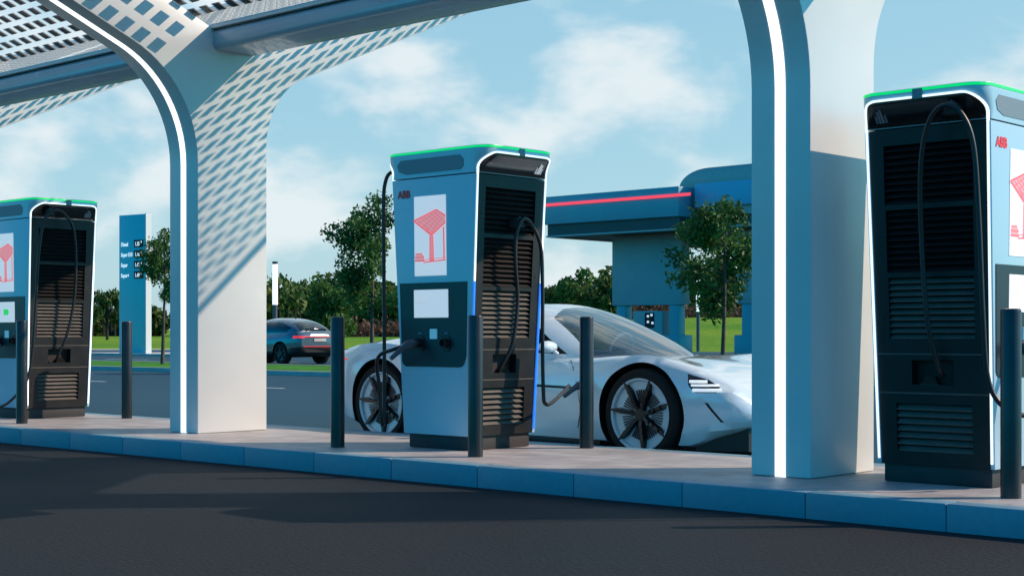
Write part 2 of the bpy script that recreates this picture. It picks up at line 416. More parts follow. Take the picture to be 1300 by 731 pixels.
# island: kerb stones + pavers
mb = MB()
x = -45.0-.16
while x < 8:
    mb.box(x+.0012, x+.83-.0012, 7.20, 7.34, -.02, PZ)
    x += .83
ok = mb.build('kerb', M['kerb'], bevel=.012, seg=2); struct(ok)
mb = MB(); mb.box(-45, 8, 7.21, 7.33, -.02, PZ-.006); struct(mb.build('kerb_joint', M['kerb']))
mb = MB(); mb.box(-45, 8, 7.345, 9.00, -.02, PZ-.002); struct(mb.build('pavement', M['paver']))
mb = MB()
x = -45.0-.16
while x < 8:
    mb.box(x+.0012, x+.83-.0012, 9.005, 9.14, -.02, PZ); x += .83
struct(mb.build('back_kerb', M['kerb'], bevel=.012))

# ------------------------------------------------------------------ canopy
CAN = thing('charging_canopy', 'white Y-shaped canopy with solar glass roof sheltering the charging island', 'canopy', (0, 0, 0))
SLOPE = .43
YF, YB = 7.87, 8.62; YC = (YF+YB)/2
def fillet(p0, p1, p2, r, n=14):
    a = (Vector(p0)-Vector(p1)).normalized(); b = (Vector(p2)-Vector(p1)).normalized()
    ang = a.angle(b); t = r/math.tan(ang/2)
    s = Vector(p1)+a*t; bis = (a+b).normalized(); c = Vector(p1)+bis*(r/math.sin(ang/2))
    e = Vector(p1)+b*t; out = []
    a0 = math.atan2((s-c).y, (s-c).x); a1 = math.atan2((e-c).y, (e-c).x); da = (a1-a0+math.pi) % (2*math.pi)-math.pi
    for i in range(n+1):
        q = a0+da*i/n; out.append((c.x+r*math.cos(q), c.y+r*math.sin(q)))
    out.append(tuple(p2)); return out
ZU = 3.18           # underside height where arm line meets the pillar face
def roofz(y): return 3.70+SLOPE*(abs(y-YC)-.245)
armlen_f, armlen_b = 4.45, 4.25
def under(y0, s):  # underside
    return ZU+SLOPE*s
front_curve = [(YF, PZ), ] + fillet((YF, 1), (YF, ZU), (YF-armlen_f, ZU+SLOPE*armlen_f), 1.05)

back_curve = fillet((YB, 1), (YB, ZU), (YB+armlen_b, ZU+SLOPE*armlen_b), .75)
outline = front_curve + [(YF-armlen_f, roofz(YF-armlen_f)-.03), (YC-.2, roofz(YC-.245)-.03), (YC+.2, roofz(YC-.245)-.03),
           (YB+armlen_b, roofz(YB+armlen_b)-.03), ] + back_curve[::-1] + [(YB, PZ)]
XW = .42
for XR in (-4.87, -11.0, -17.1, -23.2):
    mb = MB(); x0, x1 = XR-XW, XR
    fr = front_curve; n = len(outline)
    mb.prism(outline, lambda u, v, o: (o, u, v), x0, x1)
    p = mb.build('support_frame', M['pillar'], CAN, bevel=.012, seg=2, angle=25)
    # light strip along the front edge, 3 mm proud
    s = MB(); cx = (x0+x1)/2 - .0
    path = []
    F = [Vector(q) for q in front_curve]
    for i, q in enumerate(F):
        t = (F[min(i+1, len(F)-1)]-F[max(i-1, 0)]).normalized(); nrm = Vector((-t.y, t.x))
        if nrm.x > 0: nrm = -nrm
        path.append((q, nrm))
    vs = []; hw = .036
    for q, nn in path:
        for (dx, o) in ((-hw, -.01), (hw, -.01), (hw, .004), (-hw, .004)):
            vs.append((cx+dx, q.x+nn.x*o, q.y+nn.y*o))
    fs = []
    for i in range(len(path)-1):
        for k in range(4): fs.append((i*4+k, i*4+(k+1) % 4, i*4+4+(k+1) % 4, i*4+4+k))
    fs += [(0, 1, 2, 3), tuple((len(path)-1)*4+k for k in range(4))]
    s.add(vs, fs); s.build('light_strip', M['ledp'], p)
# beams between the frames
spans = [(-22.78-.42, -17.52), (-17.1, -11.42), (-11.0, -5.29), (-4.87, -3.4)]
for a, b in [(-23.2, -17.52), (-17.1, -11.42), (-11.0, -5.29), (-4.87, -3.95)]:
    mb = MB()
    mb.prism(rrect(8.03, 8.50, 3.49, 3.672, .055, 5, (1, 1, 1, 1)), lambda u, v, o: (o, u, v), a-.003, b+.003)
    mb.build('beam', M['beam'], CAN, smooth=True, angle=50)
# roof panels (front and back slope) per bay
def roofpt(x, y, off):   # off normal-ish (vertical)
    return (x, y, roofz(y)+off)
for a, b in [(-23.2, -17.31), (-17.31, -11.21), (-11.21, -5.08), (-5.08, -3.9)]:
    for side in (-1, 1):
        y0 = YC+side*.245; y1 = YC+side*(4.50 if side > 0 else 4.75)
        g = 0.006
        mb = MB()
        mb.add([roofpt(a+g, y0, .006), roofpt(b-g, y0, .006), roofpt(b-g, y1, .006), roofpt(a+g, y1, .006)], [(0, 1, 2, 3)])
        pn = mb.build('roof_panel', M['roofglass'], CAN)
        fr = MB()
        fw = .05
        lo, hi = min(y0, y1), max(y0, y1)
        fr.prism([(a+g, y1-side*fw), (b-g, y1-side*fw), (b-g, y1), (a+g, y1)], roofpt, -.03, .03)
        fr.build('panel_frame', M['pillar'], pn)
        pX, pY, ux, uy = (.178, .155, .053, .044) if side < 0 else (.215, .172, .064, .047)
        cl = MB(); nx = int((b-a-.12)/pX); ny = int((abs(y1-y0)-.16)/pY)
        sx = a+(b-a-(nx-1)*pX)/2
        for i in range(nx):
            xc = sx+i*pX
            for j in range(ny):
                yc = y0+side*(.17+j*pY)
                cl.prism([(xc-ux, yc-uy), (xc+ux, yc-uy), (xc+ux, yc+uy), (xc-ux, yc+uy)], roofpt, .013, .018)
        cl.build('solar_cells', M['cell'], pn, fixn=False)
# ridge gutter between the two slopes
mb = MB(); mb.box(-23.2, -3.9, 8.01, 8.50, 3.675, 3.712); mb.build('gutter', M['pillar'], CAN)

# ------------------------------------------------------------------ chargers
ZS, ZT = 2.045, 2.25
def hx(z): return .345+.105*max(0, min(1, (z-.105)/1.94))
def hy(z): return .365+.025*max(0, min(1, (z-.105)/1.94))
def capx(z):
    t = max(0, min(1, (z-ZS)/.125)); return .45+.095*(t**1.7)
def capr(z): return .02+.10*max(0, min(1, (z-ZS)/.12))
def caps(y, z):  # outer x of cap at y,z
    r = capr(z); e = abs(y)-(.39-r)
    if e <= 0: return capx(z)
    e = min(e, r); return capx(z)-r+math.sqrt(max(0, r*r-e*e))
def FS(u, z, off): return (u, -(hy(z)+off), z)          # screen face
def FB(u, z, off): return (u, (hy(z)+off), z)
def FX(s): return lambda u, z, off: (s*(hx(z)+off), u, z)
def drape(outline, step=.05):
    out = []
    n = len(outline)
    for i in range(n):
        a = Vector(outline[i]); b = Vector(outline[(i+1) % n]); k = max(1, int((b-a).length/step))
        for j in range(k): out.append(tuple(a+(b-a)*j/k))
    return out
def make_charger():
    T = thing('charging_station', 'x', 'charging station', (0, 0, PZ))
    m = MB(); m.box(-.315, .315, -.335, .335, 0, .11); m.build('plinth', M['plinth'], T, bevel=.006)
    m = MB()
    for z0, z1 in ((.105, 1.0), (1.0, ZS)):
        m.add([(sx*(hx(z)-.07), sy*(hy(z)-.028), z) for z in (z0, z1) for sx, sy in ((-1,-1),(1,-1),(1,1),(-1,1))],
              [(0,3,2,1),(4,5,6,7),(0,1,5,4),(1,2,6,5),(2,3,7,6),(3,0,4,7)])
    m.build('inner_case', M['core'], T)
    for sgn, F, nm in ((-1, FS, 'front_shell'), (1, FB, 'rear_shell')):
        m = MB()
        ol = [(-hx(.105), .105), (hx(.105), .105), (hx(ZS), ZS-.008), (-hx(ZS), ZS-.008)]
        m.prism(ol, F, -.026, 0); m.build(nm, M['white'], T, bevel=.005)
    # bottom sill closes the shell
    for s in (-1, 1):
        F = FX(s); P = MB()
        def yb(z): return hy(z)-.029
        # openings: (z0,z1,halfwidth,name)
        ops = [(.18, .46, .235), (.565, .71, .13), (.83, 1.185, .265), (1.215, 1.575, .27), (1.605, 1.945, .275)]
        def band(z0, z1, ua, ub):
            P.prism([(ua(z0), z0), (ub(z0), z0), (ub(z1), z1), (ua(z1), z1)], F, -.065, -.006)
        zc = .105
        for z0, z1, hw in ops:
            band(zc, z0, lambda z: -yb(z), yb)
            band(z0, z1, lambda z: -yb(z), lambda z, h=hw: -h); band(z0, z1, lambda z, h=hw: h, yb)
            zc = z1
        band(zc, ZS-.008, lambda z: -yb(z), yb)
        sp = P.build('side_panel', M['black'], T)
        # seams
        g = MB()
        for zz in (.52, .745): g.prism([(-yb(zz), zz-.004), (yb(zz), zz-.004), (yb(zz), zz+.004), (-yb(zz), zz+.004)], F, -.006, -.0035)
        g.build('panel_seam', M['louvre'], sp)
        for q, (z0, z1, hw) in enumerate(ops):
            if q == 1:
                r = MB()
                r.prism([(-hw, z0), (hw, z0), (hw, z0+.006), (-hw, z0+.006)], F, -.063, -.01)
                r.prism([(-.02, z0+.006), (.09, z0+.006), (.05, z0+.06), (0, z0+.05)], F, -.066, -.03)
                r.build('cable_recess', M['hood'], sp); continue
            lv = MB(); n = max(5, int((z1-z0)/.0355)); p = (z1-z0)/n
            for i in range(n):
                za = z0+i*p
                a = [F(-hw, za+p*.10, -.010), F(hw, za+p*.10, -.010), F(hw, za+p*.80, -.038), F(-hw, za+p*.80, -.038)]
                b = [F(-hw, za+p*.10-.003, -.013), F(hw, za+p*.10-.003, -.013), F(hw, za+p*.80-.003, -.041), F(-hw, za+p*.80-.003, -.041)]
                lv.add(a+b, [(0,1,2,3),(7,6,5,4),(0,4,5,1),(1,5,6,2),(2,6,7,3),(3,7,4,0)])
            lv.build('louvre', M['louvre'] if q in (0, 2) else M['louvred'], sp)
        for (u, z) in ((.31, 1.30), (.31, .95), (-.31, 1.75), (.30, .35), (-.30, .35)):
            b = MB(); b.prism([(u+.007*math.cos(k*math.pi/4), z+.007*math.sin(k*math.pi/4)) for k in range(8)], F, -.006, -.002)
            b.build('screw', M['rubber'], sp)
    # cap
    m = MB(); rings = []; zs = [ZS, ZS+.02, ZS+.045, ZS+.07, ZS+.095, ZS+.12, ZS+.15, ZT-.02, ZT-.006, ZT]
    N = 6
    for i, z in enumerate(zs):
        r = capr(z); ex = capx(z); ey = .39; 
        if i >= len(zs)-2: ex -= (.004, .02)[i-len(zs)+2]; ey -= (.004, .02)[i-len(zs)+2]
        ring = []
        for (cx_, cy_, a0) in ((1,-1,-90),(1,1,0),(-1,1,90),(-1,-1,180)):
            for k in range(N+1):
                a = R(a0+90*k/N); ring.append((cx_*(ex-r)+r*math.cos(a), cy_*(ey-r)+r*math.sin(a), z))
        rings.append(ring)
    n = len(rings[0]); vs = [p for r in rings for p in r]; fs = []
    for i in range(len(rings)-1):
        for k in range(n): fs.append((i*n+k, i*n+(k+1) % n, (i+1)*n+(k+1) % n, (i+1)*n+k))
    fs.append(tuple(range(n-1, -1, -1))); fs.append(tuple((len(rings)-1)*n+k for k in range(n)))
    m.add(vs, fs); cap = m.build('cap', M['cap'], T, smooth=True, angle=50)
    # green line round the rim
    m = MB(); z0, z1 = ZT-.024, ZT-.009
    def ringpts(off, z):
        out = []; r = .12+off; ex, ey = .545+off, .39+off
        for (cx_, cy_, a0) in ((1,-1,-90),(1,1,0),(-1,1,90),(-1,-1,180)):
            for k in range(N+1):
                a = R(a0+90*k/N); out.append((cx_*(ex-r)+r*math.cos(a), cy_*(ey-r)+r*math.sin(a), z))
        return out
    A = ringpts(.003, z0)+ringpts(.003, z1)+ringpts(-.008, z1)+ringpts(-.008, z0); n = 4*(N+1)
    m.add(A, [(j*n+k, j*n+(k+1) % n, ((j+1) % 4)*n+(k+1) % n, ((j+1) % 4)*n+k) for j in range(4) for k in range(n)])
    m.build('status_light', M['ledg'], cap)
    # hooded recess, led trim
    for s in (-1, 1):
        zt = ZT-.058; hwb = .372
        # surface patch in grid with rounded top
        m = MB(); nu, nv = 28, 12; rr = .11
        V = []
        for j in range(nv+1):
            z = ZS+.004+(zt-ZS-.004)*j/nv
            lim = hwb
            if z > zt-rr:
                e = z-(zt-rr); lim = hwb-rr+math.sqrt(max(0, rr*rr-e*e))
            for i in range(nu+1):
                y = -lim+2*lim*i/nu; V.append((s*(caps(y, z)+.004), y, z))
        m.add(V, [(j*(nu+1)+i, j*(nu+1)+i+1, (j+1)*(nu+1)+i+1, (j+1)*(nu+1)+i) for j in range(nv) for i in range(nu)])
        m.build('hood_recess', M['hood'], cap, smooth=True, fixn=False)
        # led path
        path = []
        for k in range(13):
            z = .135+(ZS-.135)*k/12; path.append(Vector((s*(hx(z)+.002), -(hy(z)-.016), z)))
        arc = []
        for k in range(1, 5): z = ZS+(zt-rr-ZS)*k/4; arc.append((-.374, z))
        for k in range(1, 9):
            a = R(180-90*k/8); arc.append((-.374+rr+rr*math.cos(a), zt-rr+rr*math.sin(a)))
        half = [Vector((s*(caps(y, z)+.006), y, z)) for y, z in arc]
        left = path+half
        for mid in (-1, 1):
            pp = [Vector((q.x, q.y*(-mid), q.z)) for q in left]
            yend = mid*-.035 if mid == 1 else .035
            last = pp[-1]; sg = 1 if last.y > 0 else -1
            for t in (.5, 1.0):
                y = last.y+(sg*.035-last.y)*t; pp.append(Vector((s*(caps(y, zt)+.006), y, zt)))
            def build_led(pts, mt):
                q = MB(); vs = []
                for i, p in enumerate(pts):
                    tt = (pts[min(i+1, len(pts)-1)]-pts[max(i-1, 0)]).normalized()
                    X = Vector((s, 0, 0)); wv = tt.cross(X).normalized()
                    for (a, b) in ((-.006, -.008), (.006, -.008), (.006, .006), (-.006, .006)): vs.append(p+wv*a+X*b)
                fs = [(i*4+k, i*4+(k+1) % 4, i*4+4+(k+1) % 4, i*4+4+k) for i in range(len(pts)-1) for k in range(4)]
                fs += [(0,1,2,3), tuple((len(pts)-1)*4+k for k in range(4))]
                q.add(vs, fs); return q.build('edge_light', mt, T)
            build_led(pp[:8], M['led']); build_led(pp[7:], M['led'])
        m = MB(); m.prism([(-.03, ZT-.066), (.03, ZT-.066), (.03, ZT-.012), (-.03, ZT-.012)], lambda u, z, o: (s*(.545+o), u, z), -.01, .008)
        m.build('sensor', M['vent'], cap)
        # pale emblem (three upright bars)
        m = MB()
        for (u, h) in ((.235, .045), (.255, .07), (.275, .062), (.295, .04)):
            zb = ZS+.03
            m.add([(s*(capx(z)+.006), u+d, z) for z in (zb, zb+h) for d in (-.008, .008)], [(0, 1, 3, 2)])
        m.build('emblem', M['chrome'], cap, fixn=False)
    # vent panel on the cap, both screen sides
    for sg in (-1, 1):
        m = MB(); m.prism([(-.30, 2.075), (.30, 2.075), (.33, 2.10), (.33, 2.15), (.29, 2.185), (-.36, 2.185), (-.40, 2.15), (-.38, 2.10)],
                lambda u, z, o: (u*.98, sg*(.39+o), z), -.004, .003)
        m.build('vent_panel', M['vent'], cap)
    # front: logo
    m = MB(); text_mb(m, 'ABB', .076, lambda u, v, o: FS(-.385+u*1.0, 1.90+v, o), bold=.004); m.build('logo', M['logo'], T, fixn=False)
    # poster display
    m = MB(); m.prism([(-.205, 1.30), (.135, 1.30), (.135, 1.90), (-.205, 1.90)], FS, .0, .004); po = m.build('poster_display', M['screen'], T)
    O = .0065; PT = lambda pts, off=O: [FS(-.205+.34*u, 1.30+.60*v, off) for u, v in pts]
    m = MB()
    def q(pts, mi=0, off=O): m.add(PT(pts, off), [tuple(range(len(pts)))], mi)
    def ln(a, b, wd=.012, mi=0, off=O+.001):
        a = Vector((a[0]*.34, a[1]*.6)); b = Vector((b[0]*.34, b[1]*.6)); t = (b-a).normalized(); nn = Vector((-t.y, t.x))*wd*.25
        m.add([FS(-.205+p.x, 1.30+p.y, off) for p in (a+nn, b+nn, b-nn, a-nn)], [(0, 1, 2, 3)], mi)
    q([(.0, .70), (.72, .82), (1.0, .74), (1.0, .66), (.55, .51)], 1)
    for k in range(7): ln((.0+.10*k, .70+.018*k), (.55+.07*k, .51+.026*k), .010)
    for k in range(5): ln((.0+.13*k, .70-.045*k), (.72+.06*k, .82-.018*k), .010)
    ln((0, .70), (.72, .82), .02); ln((.72, .82), (1, .74), .02); ln((0, .695), (.55, .505), .025); ln((.55, .505), (1, .655), .025)
    q([(.50, .17), (.60, .17), (.58, .50), (.52, .50)], 1)
    for k in range(9): ln((.49, .18+.035*k), (.61, .20+.035*k), .012)
    ln((.50, .17), (.51, .5), .02); ln((.62, .17), (.60, .5), .02)
    ln((.95, .2), (.94, .6), .03); ln((.56, .5), (.35, .62), .015); ln((.56, .5), (.9, .62), .015)
    q([(.02, .18), (.30, .18), (.33, .24), (.24, .29), (.04, .28)], 1); ln((.02, .19), (.33, .19), .02); ln((.05, .28), (.25, .28), .015)
    ln((.02, .235), (.31, .235), .015); ln((.30, .17), (1, .19), .018); ln((.3, .2), (1, .22), .01)
    m.build('poster_drawing', [M['sred'], M['spink']], po, fixn=False)
    m = MB()
    def ln2(a, b, wd=.006):
        a = Vector(a); b = Vector(b); t = (b-a).normalized(); nn = Vector((-t.y, t.x))*wd*.25
        m.add([FS(-.205+p.x*.34, 1.30+p.y*.6, O) for p in (a+nn, b+nn, b-nn, a-nn)], [(0, 1, 2, 3)])
    for a, b in (((.4, .82), (.72, .84)), ((.72, .84), (.72, .92)), ((.72, .92), (.4, .9)), ((.4, .9), (.4, .82)), ((.46, .87), (.66, .88)), ((.02, .05), (.98, .08)), ((0, .12), (1, .14))): ln2(a, b)
    m.build('poster_lines', M['sgrey'], po, fixn=False)
    # control panel
    m = MB()
    ol = [(-.372, 1.248), (-.355, .70)]+[(-.30+.055*math.cos(R(a)), .665+.05*math.sin(R(a))) for a in (190, 220, 250, 270)]+\
         [(.265+.055*math.cos(R(a)), .665+.05*math.sin(R(a))) for a in (270, 300, 330, 350)]+[(.335, .70), (.352, 1.248)]
    m.prism(ol, FS, .0, .005); cp = m.build('control_panel', M['bezel'], T)
    m = MB(); m.prism([(-.21, .985), (.155, .985), (.155, 1.195), (-.21, 1.195)], FS, .005, .009); ts = m.build('touch_screen', M['screen'], cp)
    m = MB(); 
    text_mb(m, 'Welcome', .022, lambda u, v, o: FS(-.18+u, 1.135+v, o), off=.0105)
    for k, (a, b) in enumerate(((-.18, -.06), (-.18, -.09))):
        z = 1.105-.014*k; m.add([FS(a, z, .0105), FS(b, z, .0105), FS(b, z+.004, .0105), FS(a, z+.004, .0105)], [(0, 1, 2, 3)])
    m.build('screen_text', M['sgrey'], cp, fixn=False)
    m = MB(); m.prism(rrect(-.035, .035, .825, .90, .008), FS, .005, .016); m.build('card_reader', M['sblue'], cp)
    for u in (-.15, .13):
        m = MB(); m.prism(rrect(u-.045, u+.045, .73, .85, .03), FS, .005, .012)
        m.lathe([(.034, -.0), (.034, -.045), (.028, -.045), (.024, -.012), (0, -.012)], (u, -(hy(.8)+.005), .795), 'y', 18)
        m.build('connector_holster', M['rubber'], cp, smooth=True)
        m = MB(); m.prism([(u-.014, .862), (u+.014, .862), (u+.018, .874), (u-.018, .874)], FS, .005, .009); m.build('holster_light', M['vent'], cp)
    return T
GP = 'charging stations along the island'
C1 = make_charger(); C1.location = (-8.225, 8.40, PZ)
tag(C1, 'charging station in the middle, its cable running to the silver car', 'charging station', GP)
C2 = copy_tree(C1); C2.location = (-14.55, 8.42, PZ)
tag(C2, 'charging station cut by the left edge, with a green battery symbol on its screen', 'charging station', GP)
C3 = copy_tree(C1); C3.location = (-4.165, 8.40, PZ); C3.rotation_euler = (0, 0, R(90))
tag(C3, 'largest charging station, black louvred side facing the road, right of the thick pillar', 'charging station', GP)
# lower half of the edge lights glows blue on the middle charger while it charges
for ch in [o for o in scene.objects if o.parent == C1 and o.name.startswith('edge_light')]:
    zz = max(v.co.z for v in ch.data.vertices); xx = max(v.co.x for v in ch.data.vertices)
    if zz < 1.4 and xx > 0:
        ch.data = ch.data.copy(); ch.data.materials[0] = M['ledb']; ch['label'] = 'blue glowing lower edge light'
# battery symbol on the left one
tsx = [o for o in scene.objects if o.parent == C2 and o.name.startswith('control_panel')][0]
m = MB(); m.prism([(-.06, 1.06), (.03, 1.06), (.03, 1.12), (-.06, 1.12)], FS, .009, .0115); m.prism([(.03, 1.078), (.042, 1.078), (.042, 1.102), (.03, 1.102)], FS, .009, .0115)
m.build('battery_symbol', M['sgreen'], tsx)

def connector(mb_, p, d, up=Vector((0, 0, 1)), s=1.0):
    """gun-like connector: nose at p pointing along d, handle back"""
    d = Vector(d).normalized(); p = Vector(p)
    mb_.tube([p+d*.02, p-d*.02, p-d*.05], [.022*s, .026*s, .032*s], 14)
    mb_.tube([p-d*.045, p-d*.07, p-d*.11, p-d*.14-up*.01, p-d*.19-up*.035, p-d*.25-up*.07], [.034*s, .040*s, .034*s, .024*s, .020*s, .016*s], 14)
    return p-d*.25-up*.07
def cable(parent, pts, r=.0145, conn=None):
    mb_ = MB(); mb_.tube(smooth_path(pts, 10), r, 10)
    o = mb_.build('charging_cable', M['rubber'], parent, smooth=True, angle=60)
    if conn:
        c = MB(); connector(c, *conn); c.build('connector', M['handle'], o, smooth=True, angle=50)
    return o
def holder(parent, p, s):
    m = MB(); p = Vector(p)
    m.prism([(-.05, -.03), (.05, -.03), (.035, .03), (0, .055), (-.035, .03)], lambda u, v, o: (p.x+s*o, p.y+u, p.z+v), -.04, .045)
    m.build('cable_holder', M['plinth'], parent, bevel=.006)
# middle charger: loop on +x side; one end to the recess, the other to the car (local coordinates)
holder(C1, (.45, .04, 1.69), 1)
cable(C1, [(.35, -.04, .60), (.40, -.05, .64), (.455, .0, .80), (.475, .03, 1.10), (.50, -.02, 1.40), (.51, -.02, 1.60), (.52, .04, 1.72), (.52, .14, 1.68), (.525, .235, 1.52), (.53, .25, 1.2), (.53, .25, .75),
           (.53, .26, .42), (.51, .30, .335), (.44, .45, .33), (.34, .70, .40), (.27, .86, .45)])
car_port = Vector((-7.985, 9.55, .60))
pp = car_port-Vector(C1.location)
cb = [o for o in scene.objects if o.name.startswith('charging_cable')][-1]
c = MB(); e = connector(c, pp, (.25, .97, .10)); c.build('connector', M['handle'], cb, smooth=True)
# second cable of the middle charger, hangs off the far hood and ends in the left holster
cable(C1, [(-.46, -.25, 2.10), (-.555, -.30, 2.12), (-.56, -.36, 2.04), (-.555, -.385, 1.85), (-.55, -.385, 1.3), (-.545, -.385, .75), (-.54, -.39, .35), (-.515, -.42, .17), (-.485, -.47, .22), (-.48, -.50, .48), (-.44, -.56, .63), (-.36, -.595, .705), (-.27, -.562, .74), (-.215, -.52, .765)],
      conn=(( -.15, -.385, .80), (.28, .93, .22)))
# right charger: loop on the black face turned to the road (local -x)
holder(C3, (-.50, -.20, 2.105), -1)
cable(C3, [(-.35, -.06, .62), (-.41, -.055, .68), (-.47, -.02, .95), (-.50, .00, 1.4), (-.545, -.02, 1.8), (-.575, -.08, 2.03), (-.585, -.17, 2.12), (-.58, -.27, 2.08), (-.55, -.335, 1.9), (-.525, -.355, 1.5), (-.50, -.365, 1.0), (-.47, -.375, .66), (-.44, -.42, .50), (-.38, -.52, .42), (-.2, -.62, .42), (-.15, -.60, .52), (-.15, -.55, .66)],
      conn=((-.15, -.385, .80), (0, .95, .30)))
# left charger
holder(C2, (.50, -.20, 2.10), 1)
cable(C2, [(.36, -.02, .62), (.41, -.03, .66), (.46, .03, .85), (.50, .09, 1.2), (.54, .09, 1.6), (.575, .04, 1.93), (.585, -.06, 2.08), (.58, -.17, 2.12), (.565, -.28, 2.02), (.54, -.33, 1.7), (.50, -.35, 1.1), (.46, -.37, .6), (.42, -.42, .36), (.25, -.52, .16), (.0, -.56, .12), (-.3, -.56, .20), (-.42, -.6, .4), (-.36, -.595, .64), (-.27, -.562, .73), (-.215, -.52, .765)],
      conn=((-.15, -.385, .80), (.28, .93, .22)))

# ------------------------------------------------------------------ bollards
def make_bollard():
    m = MB()
    prof = [(.0, .0), (.0535, 0), (.0535, .982), (.050, .992), (.042, .996), (0, .996)]
    m.lathe(prof, (0, 0, 0), 'z', 28)
    o = m.build('bollard', M['bollard'], smooth=True, angle=40)
    return o
b0 = make_bollard(); G = 'dark round bollards on the island'
spots = [(-8.92, 7.67, 'dark round bollard on the front edge, left of the middle charging station'),
         (-7.50, 7.72, 'dark round bollard on the front edge, before the corner of the middle charging station'),
         (-7.47, 8.90, 'dark round bollard standing just in front of the silver car door'),
         (-3.54, 7.69, 'dark round bollard at the right edge, before the largest charging station'),
         (-13.55, 7.64, 'dark round bollard before the charging station at the left edge'),
         (-13.60, 8.85, 'dark round bollard on the rear edge, below the blue price sign')]
for i, (x, y, lb) in enumerate(spots):
    o = b0 if i == 0 else b0.copy()
    if i: COL.objects.link(o)
    o.location = (x, y, PZ-.002); tag(o, lb, 'bollard', G)

# ------------------------------------------------------------------ cars
def loft(secs, close_ends=True):
    """secs: list of lists of points (full closed rings)"""
    n = len(secs[0]); m = MB(); vs = [p for s in secs for p in s]; fs = []
    for i in range(len(secs)-1):
        for k in range(n): fs.append((i*n+k, i*n+(k+1) % n, (i+1)*n+(k+1) % n, (i+1)*n+k))
    if close_ends: fs.append(tuple(range(n))); fs.append(tuple((len(secs)-1)*n+k for k in range(n))[::-1])
    return m.add(vs, fs)
def spline2(pts, n):
    """sample a smooth curve through 2D points at n+1 even parameter steps"""
    P = smooth_path([(a, b, 0) for a, b in pts], 12); 
    d = [0]
    for i in range(1, len(P)): d.append(d[-1]+(P[i]-P[i-1]).length)
    out = []; j = 0
    for k in range(n+1):
        t = d[-1]*k/n
        while j < len(P)-2 and d[j+1] < t: j += 1
        f = (t-d[j])/max(1e-9, d[j+1]-d[j]); q = P[j].lerp(P[j+1], min(1, f)); out.append((q.x, q.y))
    return out
def boolean_cut(obj, cutters):
    for c in cutters:
        md = obj.modifiers.new('b', 'BOOLEAN'); md.operation = 'DIFFERENCE'; md.solver = 'EXACT'; md.object = c
        try: md.material_mode = 'TRANSFER'
        except Exception: pass
    bpy.context.view_layer.update()
    dg = bpy.context.evaluated_depsgraph_get(); me = bpy.data.meshes.new_from_object(obj.evaluated_get(dg))
    obj.modifiers.clear(); obj.data = me
    for c in cutters: bpy.data.objects.remove(c)
def split_poly(obj, polys, name_mats, parent):
    """polys: list of (axis 'side'|'top', polygon convex, test fn(center, normal)) -> separated parts"""
    bm = bmesh.new(); bm.from_mesh(obj.data)
    for axis, poly, test in polys:
        n = len(poly)
        for i in range(n):
            a, b = poly[i], poly[(i+1) % n]; t = Vector((b[0]-a[0], b[1]-a[1])).normalized(); nn = (-t.y, t.x)
            if axis == 'side': no = Vector((nn[0], 0, nn[1])); co_ = Vector((a[0], 0, a[1]))
            elif axis == 'top': no = Vector((nn[0], nn[1], 0)); co_ = Vector((a[0], a[1], 0))
            else: no = Vector((0, nn[0], nn[1])); co_ = Vector((0, a[0], a[1]))
            lo = [min(p[k] for p in poly)-.12 for k in (0, 1)]; hi = [max(p[k] for p in poly)+.12 for k in (0, 1)]
            ax = {'side': (0, 2), 'top': (0, 1), 'front': (1, 2)}[axis]
            fc = [f for f in bm.faces if lo[0] <= f.calc_center_median()[ax[0]] <= hi[0] and lo[1] <= f.calc_center_median()[ax[1]] <= hi[1]]
            geom = list({v for f in fc for v in f.verts})+list({e for f in fc for e in f.edges})+fc
            bmesh.ops.bisect_plane(bm, geom=geom, plane_co=co_, plane_no=no, dist=1e-5)
    def inside(poly, p):
        s = None
        for i in range(len(poly)):
            a, b = poly[i], poly[(i+1) % len(poly)]
            c = (b[0]-a[0])*(p[1]-a[1])-(b[1]-a[1])*(p[0]-a[0])
            if s is None: s = c > 0
            elif (c > 0) != s: return False
        return True
    taken = set(); parts = []
    bm.faces.ensure_lookup_table()
    for (axis, poly, test), (nm, mt) in zip(polys, name_mats):
        ax = {'side': (0, 2), 'top': (0, 1), 'front': (1, 2)}[axis]
        sel = [f for f in bm.faces if f.index not in taken and inside(poly, (f.calc_center_median()[ax[0]], f.calc_center_median()[ax[1]])) and test(f.calc_center_median(), f.normal)]
        bm.faces.index_update()
        mb_ = MB(); idx = {}
        for f in sel:
            taken.add(f.index); ids = []
            for v in f.verts:
                if v.index not in idx: pass
                key = tuple(round(c, 6) for c in v.co)
                if key not in idx: idx[key] = len(mb_.v); mb_.v.append(tuple(v.co))
                ids.append(idx[key])
            mb_.f.append(tuple(ids)); mb_.m.append(0)
        if mb_.f: parts.append(mb_.build(nm, mt, parent, smooth=True, fixn=False, angle=60))
    bmesh.ops.delete(bm, geom=[f for f in bm.faces if f.index in taken], context='FACES')
    bm.to_mesh(obj.data); bm.free()
    for p in obj.data.polygons: p.use_smooth = True
    obj.data.set_sharp_from_angle(angle=R(38))
    return parts

